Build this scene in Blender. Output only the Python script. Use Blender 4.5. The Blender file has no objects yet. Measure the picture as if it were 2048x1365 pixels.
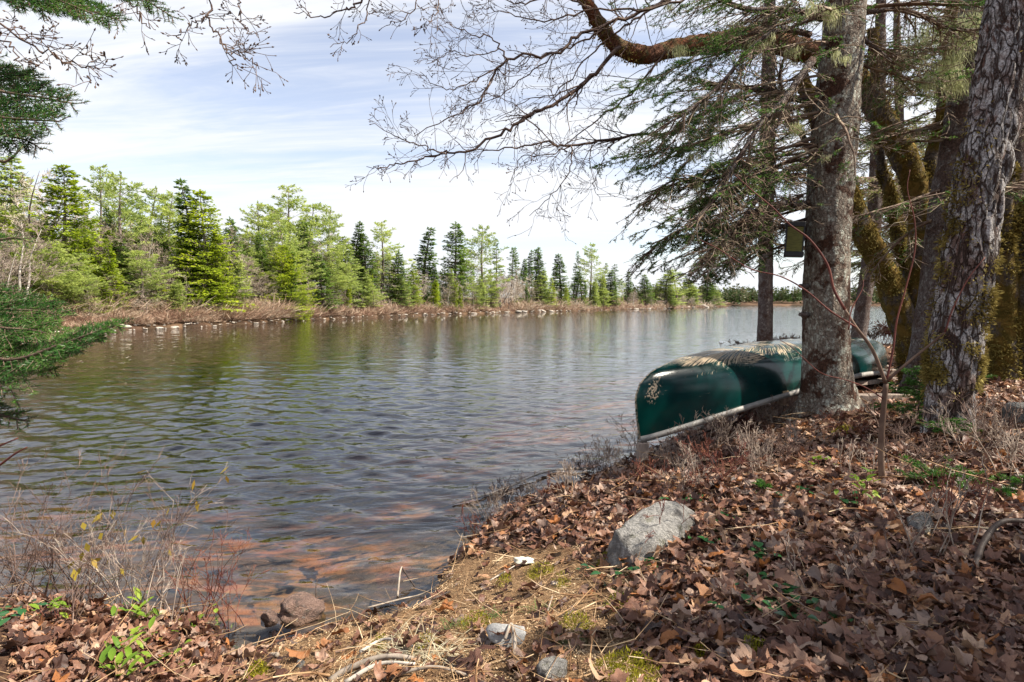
import bpy, math, random
import numpy as np
from mathutils import Vector, Matrix

SC = bpy.context.scene
COL = SC.collection
R = math.radians

# ------------------------------------------------------------------ camera
CAMZ, PITCH, FPX = 1.30, R(3.72), 1138.0
cd = bpy.data.cameras.new("camera"); cam = bpy.data.objects.new("camera", cd); COL.objects.link(cam)
cd.sensor_width = 36.0; cd.lens = 36.0*FPX/2048.0
cd.clip_start = 0.05; cd.clip_end = 6000.0
cam.location = (0, 0, CAMZ); cam.rotation_euler = (R(90)-PITCH, 0, 0)
SC.camera = cam

# ------------------------------------------------------------------ light
SUN_EL, SUN_AZ = R(49), R(100)          # azimuth clockwise from +Y
SDIR = Vector((math.cos(SUN_EL)*math.sin(SUN_AZ), math.cos(SUN_EL)*math.cos(SUN_AZ), math.sin(SUN_EL)))
ld = bpy.data.lights.new("sun", 'SUN'); sun = bpy.data.objects.new("sun", ld); COL.objects.link(sun)
ld.energy = 5.0; ld.angle = R(0.6); ld.color = (1.0, 0.92, 0.79)
sun.rotation_euler = SDIR.to_track_quat('Z', 'Y').to_euler()

W = bpy.data.worlds.new("World"); SC.world = W; W.use_nodes = True
nt = W.node_tree; nt.nodes.clear(); N = nt.nodes.new; LK = nt.links.new
wo = N('ShaderNodeOutputWorld')
sky = N('ShaderNodeTexSky'); sky.sky_type = 'NISHITA'; sky.sun_disc = False
sky.sun_elevation = SUN_EL; sky.sun_rotation = SUN_AZ; sky.air_density = 1.0; sky.dust_density = 1.0; sky.ozone_density = 1.0
hs = N('ShaderNodeHueSaturation'); hs.inputs['Saturation'].default_value = 0.72; hs.inputs['Value'].default_value = 1.0
hs.inputs['Hue'].default_value = 0.508
LK(sky.outputs[0], hs.inputs['Color'])
b1 = N('ShaderNodeBackground'); b1.inputs[1].default_value = 0.11
LK(hs.outputs[0], b1.inputs[0])
b2 = N('ShaderNodeBackground'); b2.inputs[0].default_value = (0.935, 0.955, 1.0, 1); b2.inputs[1].default_value = 0.515
mx = N('ShaderNodeMixShader')
tc = N('ShaderNodeTexCoord'); sep = N('ShaderNodeSeparateXYZ'); LK(tc.outputs['Generated'], sep.inputs[0])
def wm(op, a, b=None, c=None):
    n = N('ShaderNodeMath'); n.operation = op
    for i, v in enumerate((a, b, c)):
        if v is None: continue
        if isinstance(v, (int, float)): n.inputs[i].default_value = v
        else: LK(v, n.inputs[i])
    return n.outputs[0]
zz = wm('ADD', wm('MAXIMUM', sep.outputs[2], 0.0), 0.16)
cx = wm('DIVIDE', sep.outputs[0], zz); cy = wm('DIVIDE', sep.outputs[1], zz)
cmb = N('ShaderNodeCombineXYZ'); LK(cx, cmb.inputs[0]); LK(cy, cmb.inputs[1])
def wnoise(scale, rot, loc, detail, rough, dist):
    mp = N('ShaderNodeMapping'); mp.inputs['Scale'].default_value = scale; mp.inputs['Rotation'].default_value = (0, 0, rot); mp.inputs['Location'].default_value = loc
    LK(cmb.outputs[0], mp.inputs[0])
    n = N('ShaderNodeTexNoise'); n.inputs['Scale'].default_value = 1.0; n.inputs['Detail'].default_value = detail
    n.inputs['Roughness'].default_value = rough; n.inputs['Distortion'].default_value = dist
    LK(mp.outputs[0], n.inputs['Vector']); return n.outputs['Fac']
n1 = wnoise((0.24, 0.95, 1), R(22), (3.1, 0.3, 0), 7, 0.60, 0.9)
n2 = wnoise((0.28, 0.50, 1), R(-14), (7.7, 2.9, 0), 3, 0.5, 0.4)
n3 = wnoise((0.8, 4.6, 1), R(27), (1.7, 5.2, 0), 6, 0.65, 1.2)
s_ = wm('ADD', wm('ADD', wm('MULTIPLY', n1, 1.0), wm('MULTIPLY', n2, 0.55)), wm('MULTIPLY', n3, 0.42))
s_ = wm('ADD', s_, wm('MULTIPLY', wm('SUBTRACT', 0.22, sep.outputs[2]), 0.30))
mr = N('ShaderNodeMapRange'); mr.interpolation_type = 'SMOOTHSTEP'; LK(s_, mr.inputs[0])
mr.inputs[1].default_value = 0.80; mr.inputs[2].default_value = 1.10; mr.inputs[3].default_value = 0.12; mr.inputs[4].default_value = 1.0
LK(mr.outputs[0], mx.inputs[0]); LK(b1.outputs[0], mx.inputs[1]); LK(b2.outputs[0], mx.inputs[2]); LK(mx.outputs[0], wo.inputs[0])

SC.view_settings.view_transform = 'Standard'; SC.view_settings.look = 'None'
SC.view_settings.exposure = 1.10; SC.view_settings.gamma = 1.0; SC.view_settings.use_curve_mapping = False
SC.render.engine = 'CYCLES'
SC.cycles.use_denoising = True
SC.cycles.max_bounces = 6; SC.cycles.diffuse_bounces = 3; SC.cycles.glossy_bounces = 3
SC.cycles.transmission_bounces = 4; SC.cycles.transparent_max_bounces = 12; SC.cycles.caustics_reflective = False; SC.cycles.caustics_refractive = False
SC.cycles.sample_clamp_indirect = 6

# ------------------------------------------------------------------ helpers
def at(px, py, Y):
    a = (px-1024)/FPX; b = (682.5-py)/FPX
    dy = math.cos(PITCH)+b*math.sin(PITCH); dz = -math.sin(PITCH)+b*math.cos(PITCH)
    t = Y/dy
    return np.array((a*t, Y, CAMZ+dz*t))

def hash3(i, j, k, seed):
    with np.errstate(over='ignore'):
        h = (i.astype(np.int64)*374761393 + j.astype(np.int64)*668265263 + k.astype(np.int64)*2147483647 + seed*1274126177) & 0xffffffff
        h = ((h ^ (h >> 13))*1274126177) & 0xffffffff
        h = (h ^ (h >> 16)) & 0xffffffff
        h = (h*2246822519) & 0xffffffff; h = h ^ (h >> 15)
    return (h & 0xffffff)/float(0x1000000)
def vnoise(P, seed=0):
    P = np.asarray(P, float); F = np.floor(P); f = P-F; f = f*f*(3-2*f)
    i, j, k = F[..., 0].astype(np.int64), F[..., 1].astype(np.int64), F[..., 2].astype(np.int64)
    out = 0
    for a in (0, 1):
        wa = f[..., 0] if a else 1-f[..., 0]
        for b in (0, 1):
            wb = f[..., 1] if b else 1-f[..., 1]
            for c in (0, 1):
                wc = f[..., 2] if c else 1-f[..., 2]
                out = out+wa*wb*wc*hash3(i+a, j+b, k+c, seed)
    return out
def fbm(P, octs=4, seed=0, gain=0.5):
    P = np.asarray(P, float); a = 1.0; s = 0; t = 0
    for o in range(octs):
        s = s+a*(vnoise(P*(2.03**o)+o*17.3, seed+o)-0.5)*2; t += a; a *= gain
    return s/t
def P2(x, y, k=1.0, z=0.0):
    x = np.asarray(x, float); y = np.asarray(y, float)
    return np.stack([x*k, y*k, np.zeros_like(x)+z], -1)

def mesh_np(name, V, faces, attrs=None, smooth=False, mats=None, mat_idx=None):
    """faces: list of integer arrays (n,3) or (n,4)"""
    me = bpy.data.meshes.new(name)
    V = np.ascontiguousarray(V, np.float32).reshape(-1, 3)
    faces = [np.asarray(f, np.int32) for f in faces if len(f)]
    me.vertices.add(len(V)); me.vertices.foreach_set('co', V.ravel())
    nl = sum(f.size for f in faces); nf = sum(len(f) for f in faces)
    me.loops.add(nl); me.polygons.add(nf)
    me.loops.foreach_set('vertex_index', np.concatenate([f.ravel() for f in faces]))
    tot = np.concatenate([np.full(len(f), f.shape[1], np.int32) for f in faces])
    st = np.concatenate([[0], np.cumsum(tot)[:-1]]).astype(np.int32)
    me.polygons.foreach_set('loop_start', st); me.polygons.foreach_set('loop_total', tot)
    if smooth: me.polygons.foreach_set('use_smooth', np.ones(nf, bool))
    if mat_idx is not None: me.polygons.foreach_set('material_index', np.asarray(mat_idx, np.int32))
    me.update(calc_edges=True); me.validate()
    for k, v in (attrs or {}).items():
        a = me.attributes.new(k, 'FLOAT', 'POINT'); a.data.foreach_set('value', np.asarray(v, np.float32))
    for m in (mats or []): me.materials.append(m)
    return me
def link(name, me, parent=None):
    o = bpy.data.objects.new(name, me); COL.objects.link(o)
    if parent is not None: o.parent = parent
    return o
def tag(o, label=None, cat=None, group=None, kind=None):
    if label: o['label'] = label
    if cat: o['category'] = cat
    if group: o['group'] = group
    if kind: o['kind'] = kind
    return o
def empty(name, loc, label, cat, group=None):
    o = bpy.data.objects.new(name, None); COL.objects.link(o); o.location = Vector([float(c) for c in loc]); o.empty_display_size = .1
    return tag(o, label, cat, group)
def child(name, me, root, world=True, kind=None, label=None):
    """part whose mesh is in world coordinates under a root with only a location"""
    o = link(name, me, root)
    if world: o.location = -root.location
    if kind: o['kind'] = kind
    if label: o['label'] = label
    return o
def copy_tree(o, parent=None, label=None, group=None):
    c = o.copy(); COL.objects.link(c)
    if parent is not None: c.parent = parent
    if label: c['label'] = label
    if group: c['group'] = group
    for ch in list(o.children): copy_tree(ch, c)
    return c

def norm(v): return v/np.maximum(np.linalg.norm(v, axis=-1, keepdims=True), 1e-9)
def perp(a):
    """two unit vectors perpendicular to rows of a"""
    ref = np.where(np.abs(a[:, 2:3]) > .9, np.array([[1., 0, 0]]), np.array([[0., 0, 1]]))
    u = norm(np.cross(a, ref)); v = np.cross(a, u); return u, v
class Segs:
    def __init__(s): s.a = []
    def add(s, p0, p1, r0, r1): s.a.append((p0[0], p0[1], p0[2], p1[0], p1[1], p1[2], r0, r1))
    def arr(s): return np.array(s.a, float).reshape(-1, 8)
    def mesh(s, name, n=3, mats=None, tint=None):
        A = s.arr(); p0, p1 = A[:, :3], A[:, 3:6]; r0, r1 = A[:, 6], A[:, 7]
        d = norm(p1-p0); u, v = perp(d); m = len(A)
        th = np.arange(n)*2*math.pi/n
        ring = np.cos(th)[None, :, None]*u[:, None, :]+np.sin(th)[None, :, None]*v[:, None, :]
        V = np.concatenate([(p0-d*r0[:, None]*.4)[:, None]+ring*r0[:, None, None], (p1+d*r1[:, None]*.4)[:, None]+ring*r1[:, None, None]], 1)
        k = np.arange(n); k2 = (k+1) % n
        q = np.stack([k, k2, k2+n, k+n], 1)
        F = (np.arange(m)[:, None, None]*2*n+q[None]).reshape(-1, 4)
        rr = np.random.RandomState(5).rand(m)
        return mesh_np(name, V.reshape(-1, 3), [F], {'tint': np.repeat(rr if tint is None else tint, 2*n)}, smooth=True, mats=mats)

def diamonds(base, d, side, L, w, bend=None):
    """leaf/needle-clump quads"""
    L = np.asarray(L)[:, None]; w = np.asarray(w)[:, None]
    mid = base+d*L*.45
    if bend is not None: mid = mid+bend
    V = np.stack([base, mid+side*w, base+d*L, mid-side*w], 1)
    n = len(base)
    F = np.arange(n*4).reshape(n, 4)
    return V.reshape(-1, 3), F
def tris(base, d, side, L, w):
    L = np.asarray(L)[:, None]; w = np.asarray(w)[:, None]
    V = np.stack([base-side*w, base+side*w, base+d*L], 1)
    return V.reshape(-1, 3), np.arange(len(base)*3).reshape(-1, 3)
def join(parts):
    """parts: list of (V, F, tint)"""
    Vs, F3, F4, T = [], [], [], []; o = 0
    for V, F, t in parts:
        Vs.append(V); (F3 if F.shape[1] == 3 else F4).append(F+o); o += len(V)
        T.append(t)
    out = []
    if F3: out.append(np.concatenate(F3))
    if F4: out.append(np.concatenate(F4))
    return np.concatenate(Vs), out, np.concatenate(T)

def catmull(pts, n=8):
    P = np.array(pts, float)
    if len(P) < 3: return np.array([P[0]+(P[-1]-P[0])*t for t in np.linspace(0, 1, n+1)])
    E = np.vstack([2*P[0]-P[1], P, 2*P[-1]-P[-2]]); out = []
    for i in range(1, len(E)-2):
        for t in np.arange(n)/n:
            a, b, c, d = E[i-1], E[i], E[i+1], E[i+2]
            out.append(.5*((2*b)+(-a+c)*t+(2*a-5*b+4*c-d)*t*t+(-a+3*b-3*c+d)*t**3))
    out.append(P[-1]); return np.array(out)
def tube(C, rad, n=16, disp=None, cap=True):
    """C (m,3) centreline, rad (m,), disp(P, theta, s)->radial factor add (metres)"""
    C = np.array(C, float); m = len(C); rad = np.broadcast_to(rad, (m,)).astype(float)
    T = norm(np.gradient(C, axis=0))
    u = np.zeros((m, 3)); ref = np.array([1., 0, 0]) if abs(T[0][0]) < .9 else np.array([0, 1., 0])
    u[0] = ref-T[0]*np.dot(ref, T[0]); u[0] /= np.linalg.norm(u[0])
    for i in range(1, m):
        q = u[i-1]-T[i]*np.dot(u[i-1], T[i]); u[i] = q/np.linalg.norm(q)
    v = np.cross(T, u); th = np.arange(n)*2*math.pi/n
    ring = np.cos(th)[None, :, None]*u[:, None]+np.sin(th)[None, :, None]*v[:, None]
    V = C[:, None]+ring*rad[:, None, None]
    if disp is not None: V = V+ring*disp(V, th[None, :]+0*rad[:, None], rad[:, None])[..., None]
    i = np.arange(m-1)[:, None]; k = np.arange(n)[None]; k2 = (k+1) % n
    F = np.stack([i*n+k, i*n+k2, (i+1)*n+k2, (i+1)*n+k], -1).reshape(-1, 4)
    V = V.reshape(-1, 3); Fs = [F]
    if cap:
        V = np.vstack([V, C[0], C[-1]]); a = len(V)-2; b = a+1
        k = np.arange(n); k2 = (k+1) % n
        Fs.append(np.vstack([np.stack([k*0+a, k2, k], 1), np.stack([k*0+b, (m-1)*n+k, (m-1)*n+k2], 1)]))
    return V, Fs, ring.reshape(-1, 3)

# ------------------------------------------------------------------ materials
class MT:
    def __init__(s, name):
        s.m = bpy.data.materials.new(name); s.m.use_nodes = True; s.t = s.m.node_tree; s.t.nodes.clear()
        s.out = s.n('ShaderNodeOutputMaterial')
    def n(s, t, **kw):
        x = s.t.nodes.new(t)
        for k, v in kw.items(): setattr(x, k, v)
        return x
    def l(s, a, b): s.t.links.new(a, b)
    def set(s, node, **kw):
        for k, v in kw.items():
            i = node.inputs[k.replace('_', ' ')] if isinstance(k, str) else node.inputs[k]
            if hasattr(v, 'links') and hasattr(v, 'is_linked') and not isinstance(v, (tuple, float, int)): s.l(v, i)
            else: i.default_value = v
    def coord(s, scale=(1, 1, 1), which='Object', rot=(0, 0, 0)):
        t = s.n('ShaderNodeTexCoord'); m = s.n('ShaderNodeMapping'); m.inputs['Scale'].default_value = scale; m.inputs['Rotation'].default_value = rot
        s.l(t.outputs[which], m.inputs[0]); return m.outputs[0]
    def noise(s, vec, scale, detail=4, rough=.55, dist=0.0):
        n = s.n('ShaderNodeTexNoise'); n.inputs['Scale'].default_value = scale; n.inputs['Detail'].default_value = detail
        n.inputs['Roughness'].default_value = rough; n.inputs['Distortion'].default_value = dist
        s.l(vec, n.inputs['Vector']); return n.outputs['Fac']
    def vor(s, vec, scale, feature='F1', rand=1.0, out='Distance'):
        n = s.n('ShaderNodeTexVoronoi'); n.feature = feature; n.inputs['Scale'].default_value = scale; n.inputs['Randomness'].default_value = rand
        s.l(vec, n.inputs['Vector']); return n.outputs[out]
    def ramp(s, fac, stops, interp='LINEAR'):
        r = s.n('ShaderNodeValToRGB'); r.color_ramp.interpolation = interp
        e = r.color_ramp.elements
        while len(e) < len(stops): e.new(.5)
        for i, (p, c) in enumerate(stops):
            e[i].position = p; e[i].color = (c if len(c) == 4 else (*c, 1)) if not isinstance(c, (int, float)) else (c, c, c, 1)
        s.l(fac, r.inputs[0]); return r.outputs[0]
    def step(s, fac, a, b, lo=0.0, hi=1.0):
        r = s.n('ShaderNodeMapRange'); r.interpolation_type = 'SMOOTHSTEP'
        s.l(fac, r.inputs[0]); r.inputs[1].default_value = a; r.inputs[2].default_value = b; r.inputs[3].default_value = lo; r.inputs[4].default_value = hi
        return r.outputs[0]
    def mix(s, fac, a, b, blend='MIX'):
        m = s.n('ShaderNodeMix'); m.data_type = 'RGBA'; m.blend_type = blend
        for v, i in ((fac, 0), (a, 6), (b, 7)):
            if isinstance(v, (int, float)): m.inputs[i].default_value = v
            elif isinstance(v, tuple): m.inputs[i].default_value = v if len(v) == 4 else (*v, 1)
            else: s.l(v, m.inputs[i])
        return m.outputs[2]
    def math(s, op, a, b=0.0):
        m = s.n('ShaderNodeMath', operation=op)
        for i, v in enumerate((a, b)):
            if isinstance(v, (int, float)): m.inputs[i].default_value = v
            else: s.l(v, m.inputs[i])
        return m.outputs[0]
    def attr(s, name='tint'):
        a = s.n('ShaderNodeAttribute'); a.attribute_name = name; return a.outputs['Fac']
    def rnd(s): return s.n('ShaderNodeObjectInfo').outputs['Random']
    def bump(s, h, strength=.5, dist=.02):
        b = s.n('ShaderNodeBump'); b.inputs['Strength'].default_value = strength; b.inputs['Distance'].default_value = dist
        s.l(h, b.inputs['Height']); return b.outputs[0]
    def pbr(s, color, rough=.8, spec=.3, normal=None, **kw):
        b = s.n('ShaderNodeBsdfPrincipled')
        for v, k in ((color, 'Base Color'), (rough, 'Roughness'), (spec, 'Specular IOR Level')):
            if isinstance(v, (int, float)): b.inputs[k].default_value = v
            elif isinstance(v, tuple): b.inputs[k].default_value = v if len(v) == 4 else (*v, 1)
            else: s.l(v, b.inputs[k])
        if normal is not None: s.l(normal, b.inputs['Normal'])
        for k, v in kw.items(): b.inputs[k.replace('_', ' ')].default_value = v
        return b.outputs[0]
    def done(s, sh): s.l(sh, s.out.inputs['Surface']); return s.m

def leafy(name, cols, trans=.35, rough=.55, spec=.25, nscale=1.2, tmix=.5, nw=.35):
    """foliage: colours picked by the mesh's tint, object random and a soft noise"""
    m = MT(name); t = m.attr(); r = m.rnd(); nz = m.noise(m.coord(), nscale, 3)
    f = m.math('ADD', m.math('MULTIPLY', t, tmix), m.math('ADD', m.math('MULTIPLY', r, 1-tmix-nw), m.math('MULTIPLY', m.step(nz, .3, .7), nw)))
    k = len(cols); col = m.ramp(f, [(i/(k-1)*.8+.1, c) for i, c in enumerate(cols)])
    p = m.pbr(col, rough, spec); tr = m.n('ShaderNodeBsdfTranslucent'); m.l(col, tr.inputs[0])
    x = m.n('ShaderNodeMixShader'); x.inputs[0].default_value = trans; m.l(p, x.inputs[1]); m.l(tr.outputs[0], x.inputs[2])
    return m.done(x.outputs[0])

def bark_spruce(name, base=(.19, .155, .125), dark=(.040, .020, .013), lich=(.42, .43, .37), rough=.9, flat=.5, gscale=1.0):
    m = MT(name); v = m.coord((1, 1, .7)); vs = m.coord((1, 1, .35))
    fine = m.noise(v, 70*gscale, 5, .65); med = m.noise(v, 18*gscale, 5, .6, .4); big = m.noise(m.coord((1, 1, 1.3)), 5*gscale, 5, .68, .25)
    sc = m.vor(m.coord((1, 1, .8)), 42*gscale, 'DISTANCE_TO_EDGE')
    col = m.mix(m.step(fine, .3, .7), tuple(c*.55 for c in base), tuple(min(1, c*1.35) for c in base))
    col = m.mix(m.step(m.noise(v, 34, 4, .7), .52, .62), col, lich)
    col = m.mix(m.math('MULTIPLY', m.step(m.noise(v, 9, 5, .7, .5), .58, .64), .85), col, tuple(c*.9 for c in lich))
    col = m.mix(m.step(big, .50, .58), col, m.mix(m.step(fine, .35, .65), dark, tuple(c*2.2 for c in dark)))
    col = m.mix(m.step(sc, .0, .06, .45, 0), col, dark)
    h = m.math('ADD', m.math('MULTIPLY', fine, .5), m.math('ADD', m.math('MULTIPLY', m.step(sc, 0, .12), .35), m.math('MULTIPLY', med, .9)))
    return m.done(m.pbr(col, rough, .2, m.bump(h, 1.0, .012)))
def bark_maple(name):
    m = MT(name); v1 = m.coord((1, 1, .9)); tx = m.n('ShaderNodeTexNoise'); tx.inputs['Scale'].default_value = 14; tx.inputs['Detail'].default_value = 4; m.l(m.coord((1, 1, .5)), tx.inputs['Vector'])
    wv = m.mix(.07, m.coord((1, 1, .30)), tx.outputs['Color'])
    pl = m.vor(wv, 26, 'DISTANCE_TO_EDGE'); pl2 = m.vor(m.mix(.05, m.coord((1, 1, .7)), tx.outputs['Color']), 60, 'DISTANCE_TO_EDGE')
    rid = m.noise(m.coord((1, 1, .16)), 30, 4, .6, .6)
    fine = m.noise(v1, 110, 4, .7); big = m.noise(v1, 5.5, 5, .65, .8)
    crack = m.math('MULTIPLY', m.step(pl, .0, .09), m.step(rid, .36, .50)); small = m.step(pl2, .0, .05, .45, 1)
    plate = m.mix(m.step(big, .36, .50), (.19, .13, .11), (.50, .48, .47))
    plate = m.mix(m.step(fine, .38, .6), m.mix(.6, plate, (.08, .05, .045)), plate)
    plate = m.mix(m.step(m.noise(m.coord((1, 1, .5)), 13, 5, .7, .5), .52, .62), plate, (.12, .065, .05))
    col = m.mix(crack, (.052, .030, .022), m.mix(small, (.06, .035, .028), plate))
    h = m.math('ADD', m.math('MULTIPLY', crack, .9), m.math('ADD', m.math('MULTIPLY', small, .25), m.math('MULTIPLY', fine, .25)))
    return m.done(m.pbr(col, .85, .25, m.bump(h, 1.0, .022)))
def bark_moss(name, a=(.12, .10, .085), b=(.10, .075, .018), c=(.20, .13, .035)):
    m = MT(name); v = m.coord(); f = m.noise(v, 60, 4, .7); g = m.noise(v, 12, 5, .65, .5); k = m.noise(m.coord((1, 1, .6)), 4.0, 4, .6)
    moss = m.mix(m.step(g, .4, .62), b, c)
    brk = m.mix(m.step(f, .3, .7), tuple(x*.45 for x in a), tuple(x*1.5 for x in a))
    col = m.mix(m.step(k, .42, .52), brk, moss)
    return m.done(m.pbr(col, .95, .1, m.bump(m.math('ADD', f, m.math('MULTIPLY', g, 2.0)), 1.0, .02)))
def plain(name, c, rough=.7, var=.25, scale=25, spec=.3, bump=.3, bd=.004, stretch=(1, 1, 1)):
    m = MT(name); f = m.noise(m.coord(stretch), scale, 5, .6)
    col = m.mix(m.step(f, .25, .75), tuple(max(0, x*(1-var)) for x in c), tuple(min(1, x*(1+var)) for x in c))
    return m.done(m.pbr(col, rough, spec, m.bump(f, bump, bd)))
def twigmat(name, cols):
    m = MT(name); t = m.attr(); nz = m.noise(m.coord(), 8, 3)
    f = m.math('ADD', m.math('MULTIPLY', t, .55), m.math('MULTIPLY', m.step(nz, .3, .7), .45)); k = len(cols)
    return m.done(m.pbr(m.ramp(f, [(i/(k-1)*.8+.1, c) for i, c in enumerate(cols)]), .75, .25))
# ------------------------------------------------------------------ terrain
NEAR = np.array([(-80, -80), (-80, 0), (-12, 1.9), (-4, 2.5), (-2.6, 2.42), (-2.0, 2.30), (-1.5, 2.22), (-1.22, 2.15), (-1.02, 2.02), (-.95, 1.90), (-.87, 2.0),
    (-.71, 2.12), (-.54, 2.2), (-.40, 2.32), (-.30, 2.6), (-.24, 2.9), (-.14, 3.2), (.0, 3.42), (.2, 3.55), (.52, 3.85), (1.0, 4.6), (1.7, 5.5), (2.3, 7), (2.8, 9), (3.3, 11),
    (5, 12.4), (8, 13.2), (14, 13), (30, 15), (90, 5), (90, -80)], float)
FAR = np.array([(-400, 600), (-400, -60), (-60, -60), (-44, 0), (-28, 13), (-19.9, 21.9), (-19.4, 27.7), (-17.8, 32.5), (-16.2, 47), (-12.5, 60), (-7.9, 72), (-1, 84), (6.4, 95.5), (18, 116), (34, 141),
    (58, 185), (83, 228), (90, 236), (98, 260), (110, 330), (150, 415), (420, 425), (900, 400), (2900, 300), (2900, 2900), (-2900, 2900), (-2900, 600)], float)
def sdist(x, y, poly):
    P = np.stack([x, y], -1); A = poly; B = np.roll(poly, -1, 0)
    best = np.full(x.shape, 1e9); ins = np.zeros(x.shape, bool)
    for a, b in zip(A, B):
        ab = b-a; t = np.clip(((P-a)@ab)/(ab@ab), 0, 1)
        d = np.linalg.norm(P-(a+t[..., None]*ab), axis=-1); best = np.minimum(best, d)
        if a[1] != b[1]:
            c = ((a[1] > y) != (b[1] > y)) & (x < (b[0]-a[0])*(y-a[1])/(b[1]-a[1])+a[0]); ins ^= c
    return np.where(ins, best, -best)
def near_s(x, y):
    s = sdist(x, y, NEAR)
    return s+.05*fbm(P2(x, y, 3.0), 3, 11)*np.exp(-np.abs(s)*1.2)
def H(x, y):
    x = np.atleast_1d(np.asarray(x, float)); y = np.atleast_1d(np.asarray(y, float))
    s = near_s(x, y); f = sdist(x, y, FAR)
    sp = np.maximum(s, 0)
    h1 = .09*(1-np.exp(-sp/.045))+.62*(1-np.exp(-sp/1.7))
    h1 += (.05*fbm(P2(x, y, .9), 3, 3)+.022*fbm(P2(x, y, 4.0), 3, 5))*np.clip(sp*2.5, 0, 1)+.007*fbm(P2(x, y, 22.0), 2, 8)
    h1 -= .17*np.exp(-((x-1.45)**2+(y-4.75)**2)/.42)*np.clip(sp*3, 0, 1)
    h1 += .10*np.exp(-((x-2.33)**2+(y-4.2)**2)/.35)+.10*np.exp(-((x-2.37)**2+(y-3.1)**2)/.30)
    fp = np.maximum(f, 0)
    h2 = .25*(1-np.exp(-fp/.5))+3.2*(1-np.exp(-fp/22.))+.3*fbm(P2(x, y, .15), 3, 21)*np.clip(fp*.3, 0, 1)+9*np.clip((fp-60)/500, 0, 1)
    d = np.minimum(-s, -f); d = np.maximum(d, 0)
    hb = -(.07*(1-np.exp(-d/.05))+.14*d*(1-.0*d)); hb = np.maximum(hb, -2.6)
    hb += .035*fbm(P2(x, y, 1.6), 3, 31)*np.clip(d*2, 0, 1)
    return np.where(s > 0, h1, np.where(f > 0, h2, hb))
def H1(x, y): return float(H(x, y)[0])

def polar(rings, angs):
    RR, AA = np.meshgrid(rings, angs, indexing='ij'); return RR*np.sin(AA), RR*np.cos(AA)
def grid_faces(m, n, wrap=True):
    i = np.arange(m-1)[:, None]; k = np.arange(n if wrap else n-1)[None]; k2 = (k+1) % n
    return np.stack([i*n+k, i*n+k2, (i+1)*n+k2, (i+1)*n+k], -1).reshape(-1, 4)
angs = np.concatenate([np.linspace(-R(50), R(50), 400), np.linspace(R(52), R(308), 60)])
rings = np.concatenate([np.geomspace(.3, 8, 270, endpoint=False), np.geomspace(8, 5000, 150)])
gx, gy = polar(rings, angs)
gz = H(gx.ravel(), gy.ravel()); sN = near_s(gx.ravel(), gy.ravel())
V = np.stack([gx.ravel(), gy.ravel(), gz], -1)
V = np.vstack([V, [[0, 0, H1(0, 0)]]]); nA = len(angs); k = np.arange(nA)
Fc = np.stack([np.full(nA, len(V)-1), (k+1) % nA, k], 1)
F = grid_faces(len(rings), nA)
def sstep(x, a, b): t = np.clip((x-a)/(b-a), 0, 1); return t*t*(3-2*t)
_GX, _GY = np.arange(-5, 9.001, .025), np.arange(.6, 15.001, .025); _g = np.meshgrid(_GX, _GY, indexing='ij'); _GH = H(_g[0].ravel(), _g[1].ravel()).reshape(_g[0].shape)
def H1(x, y):
    if not (-5 < x < 8.9 and .6 < y < 14.9): return float(H(x, y)[0])
    a = (x+5)/.025; b = (y-.6)/.025; i, j = int(a), int(b); a -= i; b -= j
    return float(_GH[i, j]*(1-a)*(1-b)+_GH[i+1, j]*a*(1-b)+_GH[i, j+1]*(1-a)*b+_GH[i+1, j+1]*a*b)
def ray_ground(px, py):
    """where a sight line meets the ground"""
    lo, hi = .7, 14.
    for _ in range(26):
        mid = (lo+hi)/2; P = at(px, py, mid)
        if P[2] > max(H1(P[0], P[1]), -.02): lo = mid
        else: hi = mid
    return at(px, py, lo)
DUFF = np.array([ray_ground(a, b)[:2] for a, b in [(380, 1500), (470, 1365), (600, 1275), (760, 1205), (870, 1152), (950, 1112), (1110, 1100), (1225, 1135), (1285, 1200), (1290, 1290), (1360, 1365), (1450, 1500)]])
def duff(x, y):
    """1 = bare needle duff, 0 = leaf litter"""
    return sstep(sdist(x, y, DUFF)+.10*fbm(P2(x, y, 3.5), 3, 41)+.03, -.07, .12)
MOSSP = [(690, 1245, .085, .9, 'on the lip of the bank beside the pinkish stone'), (765, 1215, .05, .6, 'along the thin grey branch'), (760, 1298, .035, 1., 'bright little one touching the bleached tuft'), (850, 1296, .05, .6, 'behind the bleached tuft'), (925, 1108, .075, .9, 'hanging over the water edge'), (960, 1075, .05, .7, 'at the corner of the bank'),
    (1075, 1148, .075, .8, 'below the creamy scrap'), (1010, 1168, .04, .5, 'by the straw-coloured stick'), (950, 1250, .07, .5, 'beside the flat grey stone'), (1120, 1168, .05, .5, 'between the scrap and the boulder'), (1262, 1345, .085, 1., 'large bright one at the bottom of the view'), (1505, 1312, .05, 1., 'long bright one among brown leaves'),
    (1400, 1322, .02, 1., 'bright dot between the two lowest ones'), (1230, 1215, .05, .5, 'at the edge of the leaves below the boulder'), (1218, 1122, .05, .6, 'against the boulder'), (1150, 1250, .05, .5, 'in the middle of the path'), (515, 1350, .035, .9, 'by the grey weathered stick end'), (1690, 862, .055, 1.2, 'rounded bright one at the foot of the big spruce')]
MOSS = [(*ray_ground(a, b)[:2], r, w) for a, b, r, w, _ in MOSSP]
def mossv(x, y):
    m = np.zeros_like(x); q = fbm(P2(x, y, 14.0), 3, 51)
    for a, b, r, w in MOSS: m = np.maximum(m, w*(1-sstep(np.hypot(x-a, y-b)/r+q*.9, .5, 1.1)))
    return m
vx, vy = V[:, 0], V[:, 1]
near_mask = np.hypot(vx, vy) < 14
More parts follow.
